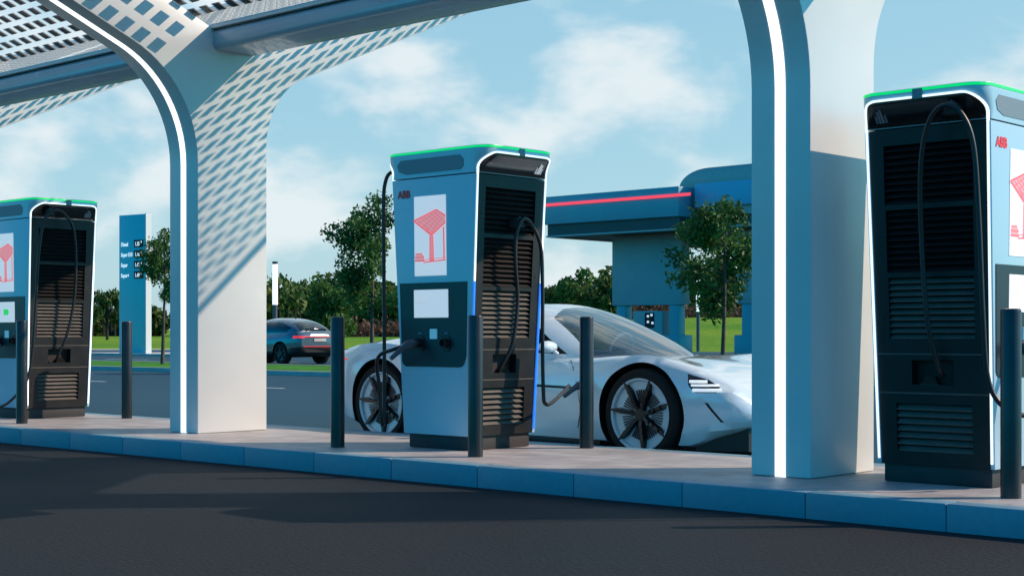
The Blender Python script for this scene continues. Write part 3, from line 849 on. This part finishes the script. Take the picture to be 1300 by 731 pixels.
def wheel(parent, x, y, s, r, rr, mt_rim, mt_sp, wd=.25, style=6, cal=False):
    """s=-1 outer face toward -y"""
    m = MB(); pr = [(rr-.004, -wd/2), (rr+.012, -wd/2), (r-.03, -wd/2-.006), (r-.008, -wd/2+.02), (r, -wd/2+.05), (r, wd/2-.05), (r-.008, wd/2-.02), (r-.03, wd/2+.006), (rr+.012, wd/2), (rr-.004, wd/2), (rr-.02, wd/2-.02), (rr-.02, -wd/2+.02), (rr-.004, -wd/2)]
    yc = y-s*wd/2
    m.lathe(pr, (x, yc, r), 'y', 56); w_ = m.build('wheel', M['tyre'], parent, smooth=True, angle=30)
    yo = y      # outer plane
    m = MB()
    def f(rad, o): return (rad, s*o)
    m.lathe([f(rr-.002, -.03), f(rr, -.004), f(rr-.012, .0), f(rr-.024, -.008), f(rr-.03, -.035), f(rr*.55, -.05), f(.05, -.045), f(0, -.045)], (x, yo, r), 'y', 56)
    m.build('rim', mt_rim, w_, smooth=True, angle=40)
    m = MB()
    for k in range(style):
        a = 2*math.pi*(k+.25)/style+.1
        ca, sa = math.cos(a), math.sin(a)
        def P(rad, t, o): return (x+ca*rad-sa*t, yo+s*o, r+sa*rad+ca*t)
        # blade
        sec = [(.03, .022), (.10, .020), (rr*.5, .019), (rr*.72, .026), (rr+.002, .010)]
        for (r0, w0), (r1, w1) in zip(sec[:-1], sec[1:]):
            w1s = w1
            vs = [P(r0, -w0, -.046), P(r0, w0, -.046), P(r1, w1s, -.046), P(r1, -w1s, -.046), P(r0, -w0*.7, -.008), P(r0, w0*.7, -.008), P(r1, w1s*.6, .003), P(r1, -w1s*.6, .003)]
            m.add(vs, [(0,3,2,1),(4,5,6,7),(0,1,5,4),(1,2,6,5),(2,3,7,6),(3,0,4,7)])
    m.lathe([f(.055, -.046), f(.055, -.012), f(.04, -.004), f(0, -.004)], (x, yo, r), 'y', 20)
    m.build('spokes', mt_sp, w_)
    if style == 7:
        m = MB()
        for k in range(54):
            a = 2*math.pi*k/54
            if abs(((k/54*7-.25-.1*7/2/math.pi+.5) % 1)-.5) < .19: continue
            ca, sa = math.cos(a), math.sin(a)
            def P(rad, t, o): return (x+ca*rad-sa*t, yo+s*o, r+sa*rad+ca*t)
            vs = [P(.09, -.003, -.05), P(.09, .003, -.05), P(.20, .0055, -.044), P(.20, -.0055, -.044), P(.09, -.003, -.04), P(.09, .003, -.04), P(.20, .0055, -.036), P(.20, -.0055, -.036)]
            m.add(vs, [(0,3,2,1),(4,5,6,7),(0,1,5,4),(1,2,6,5),(2,3,7,6),(3,0,4,7)])
        m.build('rim_fins', mt_sp, w_)
    return w_

# ---- silver sports car, heading +x
CAR = thing('parked_car', 'low silver sports car with black spoked wheels plugged in behind the island', 'car', (-8.975, 10.49, 0))
W = [(-2.42, .66), (-2.34, .80), (-2.1, .91), (-1.8, .965), (-1.5, .985), (-1.0, .965), (-.4, .935), (.3, .93), (.9, .95), (1.3, .975), (1.6, .97), (1.9, .935), (2.15, .86), (2.32, .74), (2.42, .58)]
ZB = [(-2.42, .42), (-2.2, .26), (-1.9, .15), (-1.5, .12), (1.9, .12), (2.1, .20), (2.3, .27), (2.42, .33)]
ZCt = [(-2.42, .74), (-2.3, .86), (-2.0, .94), (-1.5, .99), (-.8, .93), (.5, .84), (1.1, .825), (1.5, .80), (1.9, .735), (2.15, .655), (2.32, .55), (2.42, .45)]
ZSh = [(-2.42, .68), (-2.3, .81), (-2.0, .895), (-1.6, .925), (-1.1, .88), (-.6, .83), (.2, .80), (.8, .80), (1.2, .825), (1.5, .835), (1.8, .785), (2.05, .70), (2.25, .59), (2.42, .40)]
def car_ring(x, W, ZB, ZC, ZS_, n=22, pinch=0, dip=0):
    w_, zb, zc, zs = (lerp_tab(t, x) for t in (W, ZB, ZC, ZS_))
    h = zs-zb
    half = [(0, zb), (w_*.80, zb), (w_*.965, zb+.035), (w_*(.985-pinch), zb+h*.30), (w_*(1.0), zb+h*.60), (w_*.985, zb+h*.82), (w_*.915, zs-.012), (w_*.82, zs+.004), (w_*.70, (zs+zc)/2-dip), (w_*.42, zc-.004), (0, zc)]
    c = spline2(half, n)
    ring = [(x, -y, z) for y, z in c]+[(x, y, z) for y, z in c[::-1][1:-1]]
    return ring
xs = [-2.42, -2.40, -2.36]+[-2.3+.06*i for i in range(0, 77)]+[2.345, 2.38, 2.405, 2.42]
xs = sorted(set(round(v, 4) for v in xs if -2.42 <= v <= 2.42))
secs = [car_ring(x, W, ZB, ZCt, ZSh, 24, .03*(1-smooth(.2, .95, abs(x))), .0) for x in xs]
body = loft(secs).build('body', [M['carw']], CAR, smooth=True, angle=38)
body.data.materials.append(M['cardark'])
WX, WR = 1.515, .368
cut = []
for sx in (-1, 1):
    for sy in (-1, 1):
        m = MB(); m.lathe([(0, -.30), (.405, -.30), (.415, .26), (0, .26)] if sy > 0 else [(0, .30), (.405, .30), (.415, -.26), (0, -.26)], (sx*WX, sy*.86, WR+.005), 'y', 64)
        o = m.build('cutter', [M['cardark']], CAR); cut.append(o)
boolean_cut(body, cut)
# cut the nose air intake and headlamp recess as parts of the surface
hl = [(1.93, .70), (1.965, .60), (2.02, .555), (2.17, .555), (2.18, .60), (2.09, .655)]
ai = [(2.09, .48), (2.115, .48), (2.22, .33), (2.20, .33)]
door_trim = [(.28, .565), (.92, .555), (.92, .575), (.28, .590)]
tl = [(-2.44, .84), (-2.02, .775), (-2.02, .762), (-2.44, .785)]
def near(c, n): return c.y < -.2
def far(c, n): return c.y > .2
parts = split_poly(body, [('side', hl, near), ('side', hl, far), ('side', ai, near), ('side', ai, far), ('side', door_trim, near), ('side', door_trim, far),
                  ('side', tl, lambda c, n: True)],
    [('headlight', M['glassd']), ('headlight', M['glassd']), ('air_intake', M['cardark']), ('air_intake', M['cardark']), ('side_trim', M['cardark']), ('side_trim', M['cardark']), ('tail_light', M['red'])], CAR)
heads = [p for p in parts if p.name.startswith('headlight')]
# light bars in the headlamps: follow the body plan shape
def wside(x, z, s=-1):
    # half width at height z, from ring
    r = car_ring(x, W, ZB, ZCt, ZSh, 24, 0, .01)[:25]; best = 0
    for (a, b) in zip(r[:-1], r[1:]):
        lo, hi = sorted((a[2], b[2]))
        if lo <= z <= hi and hi > lo: best = max(best, abs(a[1]+(b[1]-a[1])*(z-a[2])/(b[2]-a[2])))
    return best
for hd, s in zip(heads, (-1, 1)):
    for (z0, xa, xb, r_) in ((.640, 1.965, 2.09, .012), (.612, 1.985, 2.17, .009), (.575, 2.00, 2.20, .013)):
        m = MB(); m.tube([(x, s*(wside(x, z0)+.004), z0) for x in [xa+(xb-xa)*i/8 for i in range(9)]], r_, 8)
        m.build('lamp_bar', M['lamp'], hd, smooth=True)
# greenhouse
CW = [(-2.15, .50), (-1.9, .62), (-1.4, .74), (-.8, .82), (-.2, .85), (.3, .845), (.6, .80), (.8, .73), (1.0, .60), (1.12, .46), (1.2, .28)]
CT = [(-2.15, .90), (-1.9, .995), (-1.4, 1.135), (-.9, 1.235), (-.5, 1.275), (-.15, 1.28), (.15, 1.235), (.4, 1.155), (.7, 1.035), (.95, .925), (1.12, .845), (1.2, .80)]
cx_ = [-2.15+.05*i for i in range(0, 67)]+[1.185, 1.2]
cs = []
for x in cx_:
    wb, zt = lerp_tab(CW, x), lerp_tab(CT, x); z0 = .70
    half = []
    for k in range(25):
        t = math.pi/2*k/24
        half.append((wb*math.cos(t)**.80, z0+(zt-z0)*math.sin(t)**.95 if True else 0))
    # tumblehome: pull in upper part
    half = [(y*(1-.0*((z-z0)/(zt-z0))), z) for y, z in half]
    cs.append([(x, -y, z) for y, z in half]+[(x, y, z) for y, z in half[::-1][1:]])
cab = loft(cs).build('cabin', [M['carw']], CAR, smooth=True)
scr = [(.80, -.70), (.22, -.50), (.12, -.25), (.10, 0), (.12, .25), (.22, .50), (.80, .70), (1.3, .55), (1.3, -.55)]
sw = [(.60, .84), (.20, 1.06), (-.3, 1.13), (-1.0, 1.09), (-1.45, .97), (-1.2, .87)]
split_poly(cab, [('top', scr, lambda c, n: c.z > .78 and c.x > .08), ('side', sw, lambda c, n: c.y < -.3), ('side', sw, lambda c, n: c.y > .3)],
    [('windscreen', M['windscreen']), ('side_window', M['sidewin']), ('side_window', M['sidewin'])], CAR)
# interior
m = MB()
m.box(-1.6, .95, -.72, .72, .62, .70)
m.prism([(.95, .70), (.62, .86), (.35, .84), (.40, .70)], lambda u, v, o: (u, o, v), -.66, .66)
m.build('dashboard', M['cardark'], CAR, bevel=.02)
for s in (-1, 1):
    m = MB()
    m.prism(rrect(s*.36-.22, s*.36+.22, .66, 1.02, .07), lambda u, v, o: (-.42+o-(v-.7)*.35, u, v), -.05, .05)
    m.prism(rrect(s*.36-.12, s*.36+.12, 1.00, 1.12, .04), lambda u, v, o: (-.42+o-(v-.7)*.35, u, v), -.03, .03)
    m.box(-.40, .08, s*.36-.24, s*.36+.24, .66, .76)
    m.build('seat', M['seat'], CAR, bevel=.02)
m = MB(); m.tube([(.28+.04*math.sin(a), .36+.17*math.cos(a), .86+.15*math.sin(a)) for a in [2*math.pi*k/24 for k in range(25)]], .014, 8)
m.build('steering_wheel', M['seat'], CAR, smooth=True)
for sx in (-1, 1):
    for sy in (-1, 1): wheel(CAR, sx*WX, sy*.955, sy, WR, .296, M['rim'], M['spoke'], style=7)
# mirror (road side)
for s in (-1,):
    m = MB(); rings = []
    for k, (t, rz, ry) in enumerate(((0, .015, .02), (.02, .045, .05), (.08, .058, .065), (.14, .052, .06), (.18, .03, .035), (.195, .008, .01))):
        rings.append([(.50+.055*math.cos(a)*(.3+rz*12)+.02, s*(.83+t), .90+rz*math.sin(a)*(.9)) for a in [2*math.pi*j/16 for j in range(16)]])
    lm = loft(rings); lm.tube([(.52, s*.80, .84), (.51, s*.86, .885)], [.02, .016], 8)
    lm.build('mirror', M['carw'], CAR, smooth=True, angle=60)
# door shut lines and sill, splitter, port flap
m = MB()
def surf_line(pts, off=.0015, wd=.004):
    P = [Vector((x, -(wside(x, z)+off), z)) for x, z in pts]
    m.tube(P, wd, 5)
surf_line([(.86, .24), (.90, .40), (.86, .60), (.78, .74), (.70, .79)])
m.build('door_seam', M['cardark'], CAR)
m = MB(); m.box(-1.08, 1.08, -.915, .915, .095, .150); m.build('sill', M['cardark'], CAR, bevel=.01)
m = MB()
m.prism([(1.95, -.80), (2.32, -.62), (2.36, 0), (2.32, .62), (1.95, .80)], lambda u, v, o: (u, v, o), .10, .30)
m.build('front_splitter', M['cardark'], CAR)
m = MB(); P = [(-2.405, -.60), (-2.42, 0), (-2.405, .60)]
m.tube([(x-.012, y, .785) for x, y in P], .012, 8); m.build('tail_light_bar', M['red'], CAR)
m = MB(); xc = .99; m.prism(rrect(xc-.05, xc+.05, .53, .66, .03), lambda u, v, o: (u, -(wside(u, v)+o), v), -.01, .004); m.build('charging_port', M['cardark'], CAR)

# ---- grey crossover far on the road, heading -x ; local: front at -x
SUV = thing('parked_car', 'blue-grey crossover seen from behind on the far road', 'car', (-42.3, 33.55, 0))
W2 = [(-2.35, .70), (-2.2, .86), (-1.8, .95), (-1, .97), (0, .96), (1, .97), (1.7, .97), (2.1, .92), (2.28, .86), (2.36, .78)]
ZB2 = [(-2.35, .40), (-2.1, .26), (-1.5, .24), (1.6, .24), (2.1, .30), (2.36, .42)]
ZC2 = [(-2.35, .72), (-2.2, .88), (-1.5, 1.0), (-.9, 1.06), (.5, 1.06), (1.6, 1.14), (2.1, 1.15), (2.28, 1.10), (2.36, .97)]
ZS2 = [(-2.35, .68), (-2.2, .84), (-1.5, .96), (-.9, .99), (.5, 1.0), (1.6, 1.07), (2.1, 1.08), (2.28, 1.04), (2.36, .92)]
secs = [car_ring(x, W2, ZB2, ZC2, ZS2, 18) for x in [-2.35+.0785*i for i in range(61)]]
sb = loft(secs).build('body', [M['suv'], M['cardark']], SUV, smooth=True)
cut = []
for sx in (-1.42, 1.42):
    for sy in (-1, 1):
        m = MB(); m.lathe([(0, -.3), (.415, -.3), (.415, .3), (0, .3)], (sx, sy*.86, .37), 'y', 40); cut.append(m.build('cutter', [M['cardark']], SUV))
boolean_cut(sb, cut)
tl2 = [(2.05, .88), (2.05, .98), (2.5, .95), (2.5, .90)]
lowb = [(1.85, .22), (1.85, .55), (2.5, .62), (2.5, .22)]
split_poly(sb, [('side', tl2, lambda c, n: c.x > 2.05 and abs(c.y) > .35), ('side', lowb, lambda c, n: True), ('side', [(-2.3, .2), (1.84, .2), (1.84, .44), (-2.3, .44)], lambda c, n: True)],
    [('tail_light', M['red']), ('rear_bumper', M['cardark']), ('lower_cladding', M['cardark'])], SUV)
CW2 = [(-1.0, .72), (-.6, .80), (0, .84), (.8, .84), (1.4, .83), (1.9, .80), (2.15, .76)]
CT2 = [(-1.0, 1.02), (-.6, 1.28), (-.1, 1.49), (.5, 1.575), (1.0, 1.57), (1.5, 1.50), (1.9, 1.37), (2.15, 1.22)]
cs = []
for x in [-1.0+.045*i for i in range(71)]:
    wb, zt = lerp_tab(CW2, x), lerp_tab(CT2, x); z0 = .9; half = []
    for k in range(17):
        t = math.pi/2*k/16; half.append((wb*math.cos(t)**.6, z0+(zt-z0)*math.sin(t)**.85))
    cs.append([(x, -y, z) for y, z in half]+[(x, y, z) for y, z in half[::-1][1:]])
cb2 = loft(cs).build('cabin', [M['suv']], SUV, smooth=True)
sw2 = [(-.55, 1.08), (-.1, 1.38), (.5, 1.45), (1.2, 1.42), (1.75, 1.24), (1.6, 1.09)]
rw = [(1.62, -.58), (2.13, -.64), (2.2, 0), (2.13, .64), (1.62, .58), (1.60, 0)]
split_poly(cb2, [('top', rw, lambda c, n: c.z > 1.12), ('side', sw2, lambda c, n: c.y < -.3), ('side', sw2, lambda c, n: c.y > .3)],
    [('rear_window', M['glassd']), ('side_window', M['glassd']), ('side_window', M['glassd'])], SUV)
for sx in (-1.42, 1.42):
    for sy in (-1, 1): wheel(SUV, sx, sy*.95, sy, .365, .25, M['spoke'], M['louvre'], style=5)
m = MB(); m.box(2.352, 2.372, -.62, .62, .925, .945); m.build('light_bar', M['red'], SUV)
m = MB(); m.box(2.30, 2.375, -.70, .70, .60, .618); m.build('reflector_bar', M['red'], SUV)
m = MB(); m.box(2.35, 2.385, -.26, .26, .78, .88); m.build('number_plate', M['kerbw'], SUV)
m = MB(); m.tube([(1.0, 0, 1.52), (1.12, 0, 1.60)], [.03, .008], 6); m.build('aerial', M['cardark'], SUV)

# ------------------------------------------------------------------ price totem
TS = thing('price_sign', 'tall blue fuel price totem with white words and black price windows', 'price sign', (-69.65, 45.8, 0), R(8))
m = MB(); m.box(-1.02, 1.02, -.17, .17, 0, 7.35); bd = m.build('sign_panel', M['signblue'], TS, bevel=.03)
m = MB(); m.box(1.022, 1.09, -.19, .19, 0, 7.38); m.build('edge_strip', mat('sign_white', (.55, .58, .6), .4), TS)
for i, (a, b) in enumerate((('Diesel', '1.35'), ('Super E10', '1.38'), ('Super', '1.42'), ('Super+', '1.49'))):
    z = 6.05-i*.55-.35
    m = MB(); text_mb(m, a, .28, lambda u, v, o: (-.86+u*.78, -.17-o, z+v), off=.012, bold=.012)
    m.build('fuel_name', M['lamp'], TS, fixn=False)
    m = MB(); m.box(.18, .86, -.21, -.165, z-.08, z+.30); pw = m.build('price_window', M['core'], TS)
    m = MB(); text_mb(m, b, .28, lambda u, v, o: (.26+u*.78, -.17-o, z+v), off=.05, bold=.012)
    text_mb(m, '9', .17, lambda u, v, o: (.72+u, -.17-o, z+.12+v), off=.05, bold=.01)
    m.build('price_digits', M['lamp'], pw, fixn=False)

# ------------------------------------------------------------------ slim lamp posts
def lamp_post(x, y, label, h=4.4):
    T = thing('lamp_post', label, 'lamp post', (x, y, max(0, terrain(x, y))), 0, 'slim light columns by the roads')
    m = MB(); m.tube([(0, 0, 0), (0, 0, h-2.0)], .11, 12); m.build('post', mat('post_grey', (.06, .075, .085), .4), T)
    m = MB(); m.tube([(0, 0, h-2.0), (0, 0, h-.12)], .125, 12); m.build('light_column', M['led'], T)
    m = MB(); m.tube([(0, 0, h-.12), (0, 0, h)], .13, 12); m.build('post_cap', M['cardark'], T)
    return T
lamp_post(-56.3, 44.6, 'slim lamp column above the roof of the blue-grey crossover')
lamp_post(-54.2, 75.0, 'slim lamp column on the lawn between the fuel canopy legs and the right young tree', 4.4)

# ------------------------------------------------------------------ fuel station
ST = thing('fuel_station', 'blue fuel station canopy with red light line and rounded grey roof', 'fuel station', (-36.5, 41.1, 0))
Lx = 6.0
m = MB()
m.box(0, Lx, 0, 13, 4.95, 5.95); m.build('fascia', M['stblue'], ST, bevel=.03)
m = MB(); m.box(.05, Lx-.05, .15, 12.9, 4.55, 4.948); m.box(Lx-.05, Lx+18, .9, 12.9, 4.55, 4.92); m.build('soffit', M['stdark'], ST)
m = MB(); m.box(.02, Lx+18, .10, .145, 4.50, 4.56); m.box(.0, .05, .15, 12.9, 4.50, 4.56); m.build('soffit_edge', M['warm'], ST)
m = MB(); m.box(.02, Lx+.5, -.045, -.004, 5.60, 5.70); m.box(-.045, -.004, -.045, 12, 5.60, 5.70); m.build('light_line', M['redline'], ST)
m = MB(); m.box(Lx+.25, Lx+18, .55, 12, 5.25, 6.05); m.build('raised_fascia', mat('station_blue_light', (.08, .42, .62), .35), ST, bevel=.02)
m = MB(); m.prism([(Lx+.1, 4.95), (Lx+18, 4.95), (Lx+18, 5.245), (Lx+.6, 5.245)], lambda u, v, o: (u, o, v), .7, 11); m.build('sloped_band', M['warm'], ST)
m = MB()
pr = [(Lx-.75, 5.953)]+[(Lx-.75+1.2*(1-math.cos(R(a))), 5.953+.66*math.sin(R(a))) for a in range(10, 91, 10)]+[(Lx+18, 6.70), (Lx+18, 5.953)]
m.prism(pr, lambda u, v, o: (u, o, v), 1.0, 11); m.build('roof', M['stroof'], ST, bevel=.06, seg=2)
def pump_unit(x, y, label):
    T = thing('fuel_pump', label, 'fuel pump', (x, y, 0), 0, 'fuel pump islands under the station canopy')
    m = MB(); m.box(-1.55, 1.55, -.25, .25, 2.05, 4.49); m.build('hanging_panel', M['stgrey'], T, bevel=.03)
    for s in (-1, 1):
        m = MB(); m.box(s*1.18-.2, s*1.18+.2, -.2, .2, .0, 2.05); m.build('post', M['stblue'], T, bevel=.02)
        m = MB(); m.box(s*1.18-.38, s*1.18+.38, -.4, .4, .0, 1.0); m.build('post_guard', M['stblue'], T, bevel=.04)
    m = MB(); m.box(-.55, .75, -.3, .3, .12, 1.85); pb = m.build('pump_body', M['stgrey'], T, bevel=.04)
    m = MB(); m.box(.0, .40, -.325, -.302, 1.25, 1.78); m.build('pump_display', M['core'], T)
    m = MB()
    for (u, z) in ((.10, 1.62), (.26, 1.66), (.30, 1.38), (.10, 1.42)): m.box(u, u+.09, -.335, -.326, z, z+.08)
    m.build('display_digits', M['lamp'], pb)
    m = MB()
    for k in range(4): m.tube([(-.48+.12*k, -.34, 1.1), (-.48+.12*k, -.36, .8), (-.48+.12*k, -.38, .30)], [.03, .04, .025], 6)
    m.build('nozzle', M['rubber'], T)
    m = MB(); m.box(-1.7, 1.7, -.55, .55, -.01, .14); m.build('pump_base', M['kerbw'], T, bevel=.02)
    return T
pA = pump_unit(-33.3, 43.2, 'fuel pump under the large grey-blue hanging panel')
pB = copy_tree(pA); pB.location = (-27.9, 43.2, 0); tag(pB, 'fuel pump half hidden behind the thick right pillar, black nozzles showing')

# ------------------------------------------------------------------ trees
def leaves(mb_, centers, size, flat=.0, rnd=random, mi=0):
    for c in centers:
        s = size*rnd.uniform(.6, 1.35)
        a = Vector((rnd.gauss(0, 1), rnd.gauss(0, 1), rnd.gauss(0, .7))).normalized()
        b = a.cross(Vector((rnd.gauss(0, 1), rnd.gauss(0, 1), rnd.gauss(0, 1)))).normalized()
        c = Vector(c); l = b*s; w2 = a.cross(b)*s*.42
        o = len(mb_.v)
        mb_.v += [tuple(c-l*.9), tuple(c+w2-l*.1), tuple(c+l), tuple(c-w2-l*.1)]; mb_.f.append((o, o+1, o+2, o+3)); mb_.m.append(mi)
def young_tree(x, y, z0, h, cr, cz0, label, seed, nleaf=5200, lean=0, group='young maple trees on the verge', size=.06):
    rnd = random.Random(seed)
    T = thing('maple_tree', label, 'tree', (x, y, z0), 0, group)
    tr = MB(); top = h*.82
    tp = [(0, 0, 0), (.02, .01, h*.15), (.05+lean*.3, -.01, h*.35), (.03+lean*.6, .02, h*.55), (lean, 0, top)]
    tr.tube(smooth_path(tp, 5), [.062*h/4*(1-.72*i/20) for i in range(21)], 8)
    tips = []
    nb = 16
    for i in range(nb):
        t = cz0+(.90-cz0)*(i/nb)**.9; a = rnd.uniform(0, 6.28)+i*2.4; z = h*t*.92
        prof = math.sin(math.pi*min(1, max(.12, (t-cz0+.10)/(1.08-cz0))))**.7
        ln_ = cr*prof*rnd.uniform(.65, 1.08)
        e = Vector((lean*t+math.cos(a)*ln_, math.sin(a)*ln_, z+ln_*rnd.uniform(.25, .75)))
        s_ = Vector((lean*t*.9, 0, z)); mid = s_.lerp(e, .5)+Vector((0, 0, -.05*ln_+rnd.uniform(-.05, .05)))
        tr.tube(smooth_path([s_, mid, e], 4), [.020*h/4*(1-.8*j/8) for j in range(9)], 5)
        for f in (.45, .7, 1.0):
            tips.append((s_.lerp(e, f), cr*.25*(1.25-.35*f)))
    for _ in range(5): tips.append((Vector((lean+rnd.gauss(0, cr*.2), rnd.gauss(0, cr*.2), h*rnd.uniform(.86, .95))), cr*.22))
    tr.build('trunk', M['bark'], T, smooth=True, angle=60)
    cl = MB(); cs_ = []
    tot = sum(r_**2 for _, r_ in tips)
    for c, r_ in tips:
        for _ in range(int(nleaf*r_**2/tot)):
            v = Vector((rnd.gauss(0, 1), rnd.gauss(0, 1), rnd.gauss(0, .75))); v = v.normalized()*(rnd.random()**.45)*r_*1.25
            cs_.append(c+v)
    leaves(cl, cs_, size, rnd=rnd)
    cl.build('crown', M['leaf'], T, fixn=False)
    return T
young_tree(-40.0, 27.3, .1, 4.25, .88, .50, 'young maple with sloping crown beside the blue price sign', 3, 4600, .12)
young_tree(-29.5, 26.5, .1, 4.6, 1.02, .36, 'young maple rising behind the hanging cable, left of the middle charging station', 5, 7000, .0, size=.064)
young_tree(-18.4, 26.3, .1, 3.85, 1.02, .36, 'young maple with spreading crown in front of the fuel station, left of the thick pillar', 12, 5600, .05, size=.066)

# distinguishable trees at the edge of the wood, and the wood itself
def big_tree(x, y, h, cr, label, seed, m_, n=2600, low=.28, group='trees along the edge of the wood', size=.38):
    rnd = random.Random(seed); z0 = terrain(x, y)
    T = thing('field_tree', label, 'tree', (x, y, z0), 0, group)
    tr = MB(); tr.tube([(0, 0, -.2), (.05, 0, h*.3), (0, .1, h*.75)], [h*.03, h*.022, h*.006], 7)
    blobs = []
    for i in range(13):
        a = rnd.uniform(0, 6.28); t = rnd.uniform(low+.1, .88); rad = cr*math.sin(math.pi*min(.95, (t-low+.12)/(1.08-low)))**.6*rnd.uniform(.3, .8)
        c = Vector((math.cos(a)*rad, math.sin(a)*rad, h*t)); blobs.append((c, cr*rnd.uniform(.28, .48)))
        tr.tube([(0, 0, h*t*.55), tuple(c*.6+Vector((0, 0, h*t*.3))), tuple(c)], [h*.012, h*.008, h*.003], 5)
    tr.build('trunk', M['barkd'], T)
    cl = MB(); cs_ = []; tot = sum(r_**2 for _, r_ in blobs)
    for c, r_ in blobs:
        for _ in range(int(n*r_**2/tot)):
            v = Vector((rnd.gauss(0, 1), rnd.gauss(0, 1), rnd.gauss(0, .8))).normalized()*(rnd.random()**.4)*r_
            cs_.append(c+v)
    leaves(cl, cs_, size, rnd=rnd); cl.build('crown', M[m_], T, fixn=False)
    return T
def at(px_, d):
    l = (px_-650)/1940*d; return (-SY*d+CY*l, CY*d+SY*l)
x, y = at(136, 150); big_tree(x, y, 5.4, 1.9, 'lone round tree between the left charging station and the price sign', 21, 'leaff', 1800, size=.26)
x, y = at(421, 120); big_tree(x, y, 5.0, 2.3, 'round bushy tree above the crossover, in front of the wood', 22, 'leafg', 3600, .12, size=.24)
x, y = at(735, 150); big_tree(x, y, 6.0, 3.2, 'broad pale green tree at the wood edge, behind the silver car roof', 23, 'leafg', 4200, .05, size=.27)
x, y = at(705, 160); big_tree(x, y, 4.8, 2.0, 'low dark tree at the wood edge, right beside the middle charging station', 24, 'leaff', 2400, .05, size=.27)
x, y = at(770, 140); big_tree(x, y, 5.0, 2.2, 'dark tree at the wood edge, touching the left edge of the hanging panel', 26, 'leaff', 3000, .05, size=.26)
# wood: one mass
rnd = random.Random(99)
wd = MB(); cs_ = []; csy = []; csb = []
def top_h(p):
    tab = [(-900, 7.5), (0, 6.2), (150, 4.2), (230, 4.6), (330, 8.2), (410, 9.4), (480, 8.6), (600, 7.4), (720, 6.4), (830, 8.5), (900, 8.8), (1000, 7.6), (1300, 7), (2200, 8)]
    return lerp_tab(tab, p)
p = -900.0
while p < 2200:
    for row in range(3):
        d = 205+row*9+rnd.uniform(-4, 4); x, y = at(p+rnd.uniform(-14, 14), d); z0 = terrain(x, y)
        h = top_h(p)*rnd.uniform(.72, 1.05)*(1 if -50 < p < 1400 else 1.0); cr = h*rnd.uniform(.30, .48)
        vis = -60 < p < 1000
        nn = 520 if vis else 60
        for _ in range(nn):
            v = Vector((rnd.gauss(0, 1), rnd.gauss(0, 1), rnd.gauss(0, 1))).normalized()*(rnd.random()**.35)
            c = Vector((x+v.x*cr, y+v.y*cr, z0+h*.46+v.z*h*.52))
            (csy if (row == 0 and int(p/70) % 3 == 1) else cs_).append(c)
    p += 17 if -60 < p < 1000 else 45
leaves(wd, cs_, .55, rnd=rnd, mi=0); leaves(wd, csy, .5, rnd=rnd, mi=1)
for i in range(140):
    px_ = rnd.uniform(-80, 1020); d = rnd.uniform(198, 212); x, y = at(px_, d); z0 = terrain(x, y)
    wd.tube([(x, y, z0-.3), (x+rnd.uniform(-.2, .2), y, z0+3.5)], [.16, .09], 5, 2)
tag(wd.build('distant_wood', [M['leaff'], M['leafy'], M['barkd']], fixn=False), 'dense far wood of mixed green trees closing the horizon', 'wood', kind='stuff')
bs = MB(); cs_ = []
for i in range(150):
    px_ = rnd.uniform(425, 520) if i < 80 else rnd.uniform(700, 1000); d = rnd.uniform(186, 194); x, y = at(px_, d); z0 = terrain(x, y)
    for _ in range(45): cs_.append((x+rnd.gauss(0, .9), y+rnd.gauss(0, .9), z0+abs(rnd.gauss(0, .75))))
leaves(bs, cs_, .30, rnd=rnd)
tag(bs.build('dry_scrub', M['leafb'], fixn=False), 'russet dry scrub along the foot of the far wood', 'scrub', kind='stuff')
